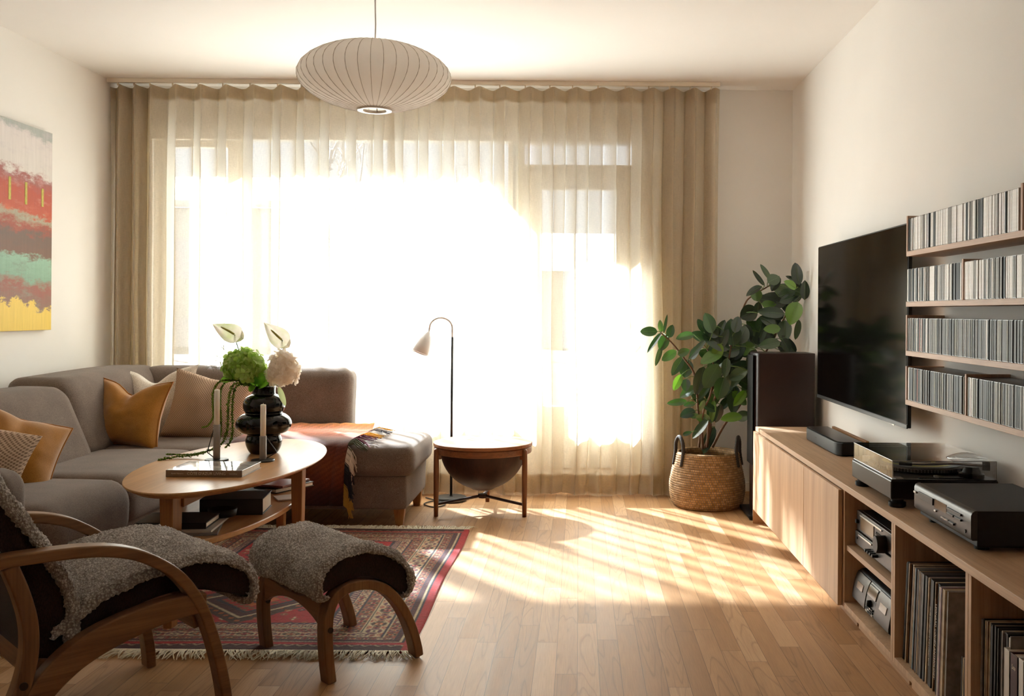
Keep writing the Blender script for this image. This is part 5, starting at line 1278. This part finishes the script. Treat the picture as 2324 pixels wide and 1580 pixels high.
y = 2.438
for i, c in enumerate(seq2):
    th = rnd.choice([0.0045, 0.0055, 0.0065, 0.008])
    sleeve(y-th/2, zf, math.radians(1.5), 0.314-rnd.choice([0, 0, 0.003, 0.006]), th, recm[c], '%s record sleeve, %s from the left in the nearest record cabinet' % (c, ordinal(i+1)), 'records in the nearest open cabinet', x0=1.012+rnd.uniform(0, 0.006)+0.0003*i)
    y -= th+rnd.uniform(0.0004, 0.0018)
def bigbook(y, th, h, w_, mat, lab, txt=None, x0=1.008):
    t = thing('book', lab, 'book', (x0+w_/2, y, zf), 0, 'tall books in the nearest open cabinet')
    obj('cover', join(box(x0, x0+w_, y-th/2, y-th/2+0.003, zf, zf+h), box(x0, x0+w_, y+th/2-0.003, y+th/2, zf, zf+h), box(x0, x0+0.003, y-th/2, y+th/2, zf, zf+h)), mat, t, bevel=0.0008)
    obj('pages', box(x0+0.003, x0+w_-0.006, y-th/2+0.003, y+th/2-0.003, zf+0.004, zf+h-0.004), M['paper'], t)
    if txt: obj('spine_lettering', xf(ftext(txt, 0.016, 0.0003), basis((x0-0.0004, y, zf+h-0.03), (0, -1, 0), (0, 0, 1), (-1, 0, 0))), M['letter_pale'], t)
bigbook(y-0.017, 0.030, 0.288, 0.24, g3, 'tall off-white book beside the records in the nearest cabinet'); y -= 0.034
bigbook(y-0.021, 0.038, 0.288, 0.24, plain('dark_red_spine', '#3E1218', 0.5), 'thick dark red book with a pale title on its spine', 'Stu'); y -= 0.042
bigbook(y-0.015, 0.026, 0.290, 0.25, plain('white_spine', '#D6D2CC', 0.5), 'tall white book between dark red book and black folders'); y -= 0.030
bigbook(y-0.012, 0.020, 0.270, 0.25, M['black'], 'black folder right of the tall white book'); y -= 0.025
bigbook(y-0.012, 0.020, 0.270, 0.25, M['black'], 'black folder nearest the camera in the lowest cabinet')

# ---------------- hi-fi
def spread_text(parent, txt, size, x, y, z, mat):
    """Lettering on a face that looks into the room (-X)."""
    return obj('lettering', xf(ftext(txt, size, 0.0002), basis((x, y, z), (0, -1, 0), (0, 0, 1), (-1, 0, 0))), mat, parent)
fa = M['grey_alu']
rc = thing('receiver', 'silver-fronted stereo receiver on the upper shelf of the hi-fi cabinet', 'receiver', (1.2, 3.37, 0.313))
ry0, ry1, rz0, rz1 = 3.145, 3.580, 0.325, 0.448
obj('casing', box(1.045, 1.36, ry0+0.003, ry1-0.003, rz0, rz1), M['black'], rc, bevel=0.003)
obj('front_panel', join(box(1.030, 1.0455, ry0, ry1, rz0+0.052, rz1), box(1.024, 1.0455, ry0, ry1, rz0, rz0+0.050)), fa, rc, bevel=0.003)
obj('display_window', box(1.0275, 1.0301, ry1-0.21, ry1-0.055, rz0+0.062, rz1-0.014), plain('amber_display_glass', '#8A7558', 0.2), rc, bevel=0.001)
obj('display_trim', join(box(1.026, 1.0302, ry1-0.30, ry1-0.05, rz1-0.014, rz1-0.008), box(1.019, 1.0242, ry1-0.21, ry1-0.055, rz0+0.040, rz0+0.046)), M['silver'], rc, bevel=0.001)
obj('power_button', box(1.020, 1.0302, ry1-0.028, ry1-0.012, rz0+0.078, rz0+0.092), M['black'], rc, bevel=0.002)
obj('headphone_socket', xf(cyl((0, 0), 0.005, 0, 0.003, 16), rot=(0, -pi/2, 0), loc=(1.0241, ry1-0.03, rz0+0.026)), M['black'], rc)
for i in range(2):
    for j in range(4): obj('preset_button', box(1.0265, 1.0302, ry1-0.235-i*0-j*0.014-0.008, ry1-0.235-j*0.014, rz0+0.068+i*0.018, rz0+0.077+i*0.018), M['black'], rc, bevel=0.001)
obj('volume_knob', xf(lathe([(0.0, 0.0), (0.030, 0.0), (0.029, 0.030), (0.027, 0.034), (0.0, 0.034)], (0, 0, 0), 40), rot=(0, -pi/2, 0), loc=(1.030, ry0+0.105, rz0+0.074)), M['black'], rc, smooth=False, bevel=0.001)
for i in range(4): obj('tone_knob', box(1.003, 1.0242, ry0+0.165+i*0.027-0.007, ry0+0.165+i*0.027+0.007, rz0+0.014, rz0+0.024), M['black'], rc, bevel=0.002)
for y_ in (ry0+0.04, ry1-0.04):
    for x_ in (1.07, 1.32): obj('foot', cyl((x_, y_), 0.018, 0.3125, rz0, 20), M['silver'], rc)
obj('vent_slots', join(*[box(1.12+i*0.02, 1.128+i*0.02, ry0+0.05, ry0+0.20, rz1-0.0005, rz1+0.0006) for i in range(9)]), plain('vent_dark', '#050505', 0.8), rc)
spread_text(rc, 'stereo receiver', 0.006, 1.0298, ry1-0.09, rz1-0.004, M['letter_pale'])
dk = thing('cassette_deck', 'dark grey double cassette deck on the lower shelf of hi-fi cabinet', 'cassette deck', (1.2, 3.38, 0.0985))
dy0, dy1, dz0, dz1 = 3.165, 3.590, 0.112, 0.232
def dface(x, y, z):
    return (x, y, z)
pf = spline([(1.048, 0.0), (1.022, 0.010), (1.024, 0.05), (1.034, 0.09), (1.046, 0.114), (1.060, 0.120)], 5)
obj('casing', prism([(x, dz0+z) for x, z in pf]+[(1.35, dz0+0.120), (1.35, dz0)], 'y', dy0, dy1), M['black'], dk, bevel=0.004)
def facep(z): return float(np.interp(z, pf[:, 1][2:], pf[:, 0][2:]))
def fplate(ya, yb, za, zb, th, mat, name):
    P = [(facep(z)-0.0004, dz0+z) for z in np.linspace(za, zb, 8)]; Q = [(x-th, z) for x, z in P][::-1]
    return obj(name, prism(P+Q, 'y', ya, yb), mat, dk, bevel=0.001)
fplate(dy1-0.155, dy1-0.002, 0.014, 0.112, 0.004, fa, 'cassette_door'); fplate(dy0+0.002, dy0+0.155, 0.014, 0.112, 0.004, fa, 'cassette_door')
fplate(dy0+0.160, dy1-0.160, 0.014, 0.112, 0.002, plain('deck_centre_panel', '#4A4540', 0.4, metal=0.5), 'centre_panel')
for ya in (dy1-0.115, dy0+0.045): fplate(ya, ya+0.07, 0.060, 0.084, 0.0065, plain('cassette_window', '#A8988A', 0.2), 'cassette_window')
fplate(dy0+0.165, dy1-0.165, 0.070, 0.106, 0.005, plain('meter_glass', '#6A6258', 0.15), 'level_display')
obj('record_knob', xf(lathe([(0.0, 0.0), (0.012, 0.0), (0.011, 0.014), (0.0, 0.015)], (0, 0, 0), 24), rot=(0, -pi/2, 0), loc=(1.022, (dy0+dy1)/2, dz0+0.050)), M['black'], dk, smooth=True)
for i in range(3):
    for j in range(4): obj('transport_button', box(1.0145+i*0, 1.0225, dy0+0.172+j*0.021, dy0+0.188+j*0.021, dz0+0.014+i*0.009, dz0+0.020+i*0.009), M['silver'] if (i+j) % 3 == 0 else M['black'], dk)
for y_ in (dy0+0.04, dy1-0.04):
    for x_ in (1.08, 1.32): obj('foot', cyl((x_, y_), 0.016, 0.0985, dz0, 20), M['silver'], dk)

cdp = thing('cd_player', 'black CD player with brushed front on the worktop nearest the camera', 'CD player', (1.2, 2.78, TOP))
qy0, qy1, qz0, qz1, qx = 2.565, 3.000, 0.574, 0.650, 1.040
obj('casing', box(qx+0.018, 1.345, qy0+0.002, qy1-0.002, TOP+0.014, qz1), M['black'], cdp, bevel=0.003)
br = plain('brushed_black_aluminium', '#3A3633', 0.36, metal=0.7, var=0.10, vscale=50)
obj('front_panel', prism([(qx+0.018, qz0-0.002), (qx+0.004, qz0-0.002), (qx, qz0+0.004), (qx, qz1-0.012), (qx+0.004, qz1-0.003), (qx+0.012, qz1+0.001), (qx+0.018, qz1+0.001)], 'y', qy0, qy1), br, cdp, bevel=0.001)
obj('disc_tray', box(qx-0.004, qx+0.002, qy1-0.165, qy1-0.045, qz0+0.038, qz0+0.058), br, cdp, bevel=0.001)
obj('display_window', box(qx-0.0012, qx+0.002, qy1-0.265, qy1-0.172, qz0+0.034, qz0+0.060), plain('brown_display', '#3A2818', 0.15), cdp, bevel=0.0006)
obj('power_button', box(qx-0.007, qx+0.001, qy1-0.032, qy1-0.012, qz0+0.048, qz0+0.054), M['silver'], cdp, bevel=0.001)
obj('eject_button', box(qx-0.005, qx+0.001, qy1-0.192, qy1-0.178, qz0+0.024, qz0+0.029), M['silver'], cdp, bevel=0.001)
for (a, b, z) in ((0.275, 0.375, 0.050), (0.275, 0.322, 0.036), (0.330, 0.375, 0.036), (0.290, 0.325, 0.014)): obj('control_button', box(qx-0.005, qx+0.001, qy1-b, qy1-a, qz0+z, qz0+z+0.006), br, cdp, bevel=0.001)
for i in range(6): obj('small_button', box(qx-0.0035, qx+0.001, qy1-0.235-i*0.009, qy1-0.230-i*0.009, qz0+0.0165, qz0+0.020), M['silver'], cdp)
obj('headphone_socket', xf(cyl((0, 0), 0.0045, 0, 0.003, 16), rot=(0, -pi/2, 0), loc=(qx+0.0005, qy0+0.035, qz0+0.016)), M['black'], cdp)
for x_ in (1.09, 1.31):
    for y_ in (qy0+0.05, qy1-0.05): obj('foot', cyl((x_, y_), 0.020, TOP, TOP+0.014, 20), M['black'], cdp)

tb = thing('turntable', 'black direct drive turntable under a clear dust cover on the worktop', 'turntable', (1.19, 3.37, TOP))
ty0, ty1, tx0, tx1, tz0, tz1 = 3.145, 3.598, 1.015, 1.365, 0.568, 0.632
obj('plinth', box(tx0, tx1, ty0, ty1, tz0, tz1), plain('satin_black_metal', '#1E1C1B', 0.3, metal=0.4, var=0.05), tb, bevel=0.006)
obj('top_plate', box(tx0+0.004, tx1-0.004, ty0+0.004, ty1-0.004, tz1, tz1+0.002), plain('dark_top_plate', '#2A2826', 0.35, metal=0.5), tb)
for x_ in (tx0+0.032, tx1-0.032):
    for y_ in (ty0+0.035, ty1-0.035):
        f_ = obj('foot', lathe([(0.0, TOP), (0.024, TOP), (0.028, TOP+0.004), (0.028, TOP+0.016), (0.020, TOP+0.018), (0.020, tz0+0.002), (0.0, tz0+0.002)], (x_, y_, 0), 28), M['black'], tb, smooth=False)
pcx, pcy = 1.195, 3.415
pln = obj('platter', lathe([(0.0, 0.002), (0.160, 0.002), (0.166, 0.006), (0.166, 0.016), (0.160, 0.019), (0.0, 0.019)], (pcx, pcy, tz1), 96), M['grey_alu'], tb)
obj('strobe_dots', join(*[cbox((pcx+0.1665*math.cos(a), pcy+0.1665*math.sin(a), tz1+0.009+k*0.005), (0.003, 0.003, 0.0025)) for a in [2*pi*i/96 for i in range(96)] for k in (0, 1)]), M['silver'], pln)['kind'] = 'stuff'
obj('speed_slider', box(tx0+0.10, tx0+0.245, ty0+0.020, ty0+0.034, tz1+0.002, tz1+0.005), M['black'], tb)
obj('slider_knob', box(tx0+0.150, tx0+0.162, ty0+0.018, ty0+0.036, tz1+0.005, tz1+0.012), M['silver'], tb, bevel=0.001)
obj('start_button', box(tx0+0.018, tx0+0.045, ty0+0.012, ty0+0.045, tz1+0.002, tz1+0.005), M['silver'], tb)
obj('strobe_lamp', cyl((tx0+0.035, ty1-0.06), 0.013, tz1+0.002, tz1+0.022, 24), M['lampwhite'], tb)
ta = obj('tonearm_base', join(lathe([(0.0, 0.0), (0.040, 0.0), (0.040, 0.012), (0.030, 0.016), (0.022, 0.034), (0.0, 0.034)], (1.300, 3.205, tz1+0.002), 32)), M['black'], tb)
obj('tonearm_tube', tube(spline([(1.335, 3.190, tz1+0.043), (1.300, 3.205, tz1+0.043), (1.24, 3.225, tz1+0.043), (1.17, 3.232, tz1+0.041), (1.12, 3.252, tz1+0.038)], 6), 0.0045, 10), M['silver'], ta, smooth=True)
obj('counterweight', tube([(1.330, 3.192, tz1+0.043), (1.352, 3.184, tz1+0.043)], 0.017, 20), M['black'], ta)
obj('headshell', xf(cbox((0, 0, 0), (0.042, 0.018, 0.010)), rot=(0, 0, -0.5), loc=(1.102, 3.262, tz1+0.036)), M['black'], ta, bevel=0.002)
dc = obj('dust_cover', join(box(tx0+0.006, tx1-0.006, ty0+0.006, ty1-0.006, tz1+0.060, tz1+0.063), box(tx0+0.006, tx0+0.009, ty0+0.006, ty1-0.006, tz1+0.003, tz1+0.060), box(tx1-0.009, tx1-0.006, ty0+0.006, ty1-0.006, tz1+0.003, tz1+0.060), box(tx0+0.009, tx1-0.009, ty0+0.006, ty0+0.009, tz1+0.003, tz1+0.060), box(tx0+0.009, tx1-0.009, ty1-0.009, ty1-0.006, tz1+0.003, tz1+0.060)), M['acrylic'], tb)
obj('cover_edges', join(*[tube([a, b], 0.0013, 5) for a, b in [((tx0+0.006, ty0+0.006, tz1+0.062), (tx1-0.006, ty0+0.006, tz1+0.062)), ((tx0+0.006, ty0+0.006, tz1+0.062), (tx0+0.006, ty1-0.006, tz1+0.062)), ((tx1-0.006, ty0+0.006, tz1+0.062), (tx1-0.006, ty0+0.006, tz1+0.003)), ((tx0+0.006, ty0+0.006, tz1+0.062), (tx0+0.006, ty0+0.006, tz1+0.003)), ((tx0+0.006, ty0+0.006, tz1+0.003), (tx0+0.006, ty1-0.006, tz1+0.003))]]), plain('acrylic_edge', '#A8A4A0', 0.2), dc)
obj('cover_dome', lathe([(0.0, 0.020), (0.02, 0.019), (0.045, 0.012), (0.062, 0.003), (0.066, 0.0)], (1.290, 3.215, tz1+0.063), 40), M['acrylic'], dc, smooth=True)
def record_mat():
    t = NT('vinyl_with_rings'); tc = t.n('ShaderNodeTexCoord'); sp = t.n('ShaderNodeSeparateXYZ'); t.l(tc.outputs['Object'], sp.inputs[0])
    r = t.math('SQRT', t.math('ADD', t.math('MULTIPLY', sp.outputs[0], sp.outputs[0]), t.math('MULTIPLY', sp.outputs[1], sp.outputs[1])))
    yl, bk_ = lin('#B8B83C'), lin('#121110')
    t.base(t.ramp(t.math('DIVIDE', r, 0.16), [(0.0, lin('#8A8450')), (0.06, bk_), (0.27, bk_), (0.28, yl), (0.36, yl), (0.37, bk_), (0.62, bk_), (0.63, yl), (0.74, yl), (0.75, bk_)], 'CONSTANT')); t.set(Roughness=0.35); return t.m
obj('record', lathe([(0.0, 0.0), (0.151, 0.0), (0.1525, 0.0008), (0.151, 0.002), (0.0, 0.002)], (pcx, pcy, tz1+0.0192), 96), record_mat(), props=dict(label='black slipmat with two yellow green rings on the turntable platter', cat='record'))

sb = thing('soundbar', 'black soundbar on the worktop under the television', 'soundbar', (1.2, 4.57, TOP))
poly = [(1.145, 4.30), (1.140, 4.34), (1.140, 4.84), (1.150, 4.89), (1.262, 4.90), (1.262, 4.275), (1.165, 4.275)]
obj('body', prism(poly[::-1], 'z', TOP+0.003, TOP+0.062), M['black'], sb, bevel=0.005)
obj('top_panel', prism([(1.152, 4.305), (1.150, 4.345), (1.150, 4.835), (1.158, 4.88), (1.255, 4.885), (1.255, 4.285), (1.170, 4.285)][::-1], 'z', TOP+0.062, TOP+0.064), plain('soundbar_top', '#2C2826', 0.3), sb, bevel=0.001)
obj('base_feet', box(1.16, 1.25, 4.32, 4.86, TOP, TOP+0.003), M['black'], sb)
spread_text(sb, 'SONOS', 0.012, 1.1393, 4.66, TOP+0.036, plain('dim_grey_lettering', '#6A6662', 0.5))
obj('small_wooden_board', box(1.275, 1.290, 4.30, 4.88, TOP, TOP+0.066), wood('small_board_wood', '#8A5A2C', '#B07A40', 'y'), bevel=0.002, props=dict(label='thin wooden strip standing behind the soundbar along its back edge', cat='wooden strip'))

# ================================================================ TELEVISION
tv = thing('television', 'large flat black television mounted on the right wall', 'television', (1.32, 4.52, 0.72))
vy0, vy1, vz0, vz1, vx = 3.81, 5.25, 0.722, 1.532, 1.290
obj('tv_body', join(box(vx+0.002, vx+0.018, vy0, vy1, vz0, vz1), box(vx+0.018, vx+0.045, vy0+0.18, vy1-0.18, vz0+0.05, vz0+0.50)), M['black'], tv, bevel=0.003)
obj('screen', box(vx+0.0002, vx+0.002, vy0+0.006, vy1-0.006, vz0+0.016, vz1-0.006), M['screen'], tv)
obj('bottom_bezel', box(vx-0.001, vx+0.004, vy0, vy1, vz0-0.002, vz0+0.014), M['darkmetal'], tv, bevel=0.001)
obj('status_light', box(vx-0.002, vx+0.001, 3.96, 3.985, vz0-0.006, vz0-0.001), M['silver'], tv)
obj('wall_bracket', box(vx+0.045, XR-0.0005, 4.3, 4.75, 0.95, 1.30), M['darkmetal'], tv)

# ================================================================ CD SHELVES
zt = [1.411, 1.219, 1.032, 0.845]; SX = 1.250; SY1 = 3.712; SY0 = 2.20
names = ['topmost', 'second', 'third', 'lowest']
divs = [[2.745], [3.165], [], [3.135]]
cdcol = {'white': '#FBFAF8', 'pale grey': '#85817B', 'black': '#0C0B0B', 'grey': '#4E4A47', 'cream': '#7E7968', 'red': '#8A3A2C', 'dark grey': '#343130'}
cdm = {k: plain('cd_spine_'+k.replace(' ', '_'), v, 0.45, var=0.10, vscale=120, spec=0.25) for k, v in cdcol.items()}
cased = plain('cd_case_edge', '#2E2C2B', 0.25)
mix = [['white']*15+['pale grey']*3+['black']*2, ['white']*10+['pale grey']*4+['black']*3+['grey'], ['pale grey']*6+['grey']*6+['cream']*3+['black']*2+['dark grey']*2+['white'], ['pale grey']*5+['grey']*6+['cream']*5+['black']*2+['dark grey']*2+['red']*0+['white']]
cased_pale = plain('cd_case_clear_edge', '#A6A29E', 0.3)
protos = {}
def cd_case(c, th):
    """Jewel case: dark tray edges with an inset paper spine facing the room."""
    key = (c, th)
    if key in protos: return protos[key]
    a = box(0.0008, 0.142, -th/2+0.0004, th/2-0.0004, 0, 0.124); m_ = 0.0006 if c == 'white' else 0.0011; b = box(0.0, 0.0009, -th/2+m_, th/2-m_, 0.002, 0.122)
    me = bpy.data.meshes.new('cd_case'); V, F = join(a, b); me.from_pydata(V.tolist(), [], F); me.materials.append(cased_pale if c == 'white' else cased); me.materials.append(cdm[c])
    for i, p in enumerate(me.polygons): p.material_index = 0 if i < 6 else 1
    protos[key] = me; return me
rnd = random.Random(33); total = 0
for r in range(4):
    sh = thing('wall_shelf', '%s of the four oak wall shelves of CDs right of the television' % names[r], 'shelf', (1.32, 3.0, zt[r]-0.019), 0, 'oak CD shelves on the right wall')
    obj('board', box(SX, XR-0.001, SY0, SY1, zt[r]-0.019, zt[r]), M['oakdark']['y'], sh, bevel=0.001)
    ups = [SY1-0.016]+divs[r]+([2.245] if r != 0 else [2.25])
    hh = 0.136 if r in (0, 2) else 0.128
    ep = (0.010, 0.0)[0]
    obj('end_panel', box(SX, XR-0.001, SY1-0.013, SY1, zt[r], zt[r]+(hh if r != 1 else 0.0005)), M['oakdark']['z'], sh, bevel=0.001) if r != 1 else None
    for d_ in divs[r]: obj('divider', box(SX, XR-0.001, d_-0.006, d_+0.006, zt[r], zt[r]+0.134), M['oakdark']['z'], sh, bevel=0.001)
    y = SY1-0.014 if r != 1 else SY1-0.002
    y -= 0.004; i = 0
    prev = None
    while y > 2.715:
        c = rnd.choice(mix[r]); th = 0.0104
        if prev and rnd.random() < 0.35: c = prev
        if rnd.random() < 0.13: th = 0.0225 if rnd.random() < 0.5 else 0.0140
        if r == 3 and i == 9: c = 'red'
        if r == 3 and i in (1, 2, 3, 4): c = 'black'
        if r == 3 and i == 0: c = 'white'
        if r == 1 and i in (1, 2, 4, 5, 6): c = 'black'
        if r == 1 and abs(y-3.22) < 0.03: c = 'black'
        if r == 2 and i in (11, 13): c = 'red'
        if r == 2 and abs(y-3.27) < 0.018: c = 'black'
        hit = [d_ for d_ in divs[r] if d_-0.007 < y and y-th < d_+0.007]
        if hit: y = hit[0]-0.0075; continue
        o = bpy.data.objects.new('cd_case', cd_case(c, th)); C.objects.link(o)
        o.location = (SX+rnd.uniform(0.0015, 0.0045), y-th/2, zt[r]+0.0004)
        if divs[r]:
            bay = 'left of' if y > divs[r][0] else 'right of'; wh = '%s the divider' % bay
        else: wh = 'in the unbroken row'
        dbl = 'thick ' if th > 0.02 else ''
        setp(o, '%s%s CD case, %s from the left end of the %s wall shelf' % (dbl, c, ordinal(i+1), names[r]), 'CD case', 'CD cases %s on the %s wall shelf' % (wh, names[r]))
        WM[o.name] = Matrix.Translation(o.location); total += 1
        y -= th+0.0003+(0.002 if rnd.random() < 0.06 else 0); i += 1; prev = c
print('CD cases', total)
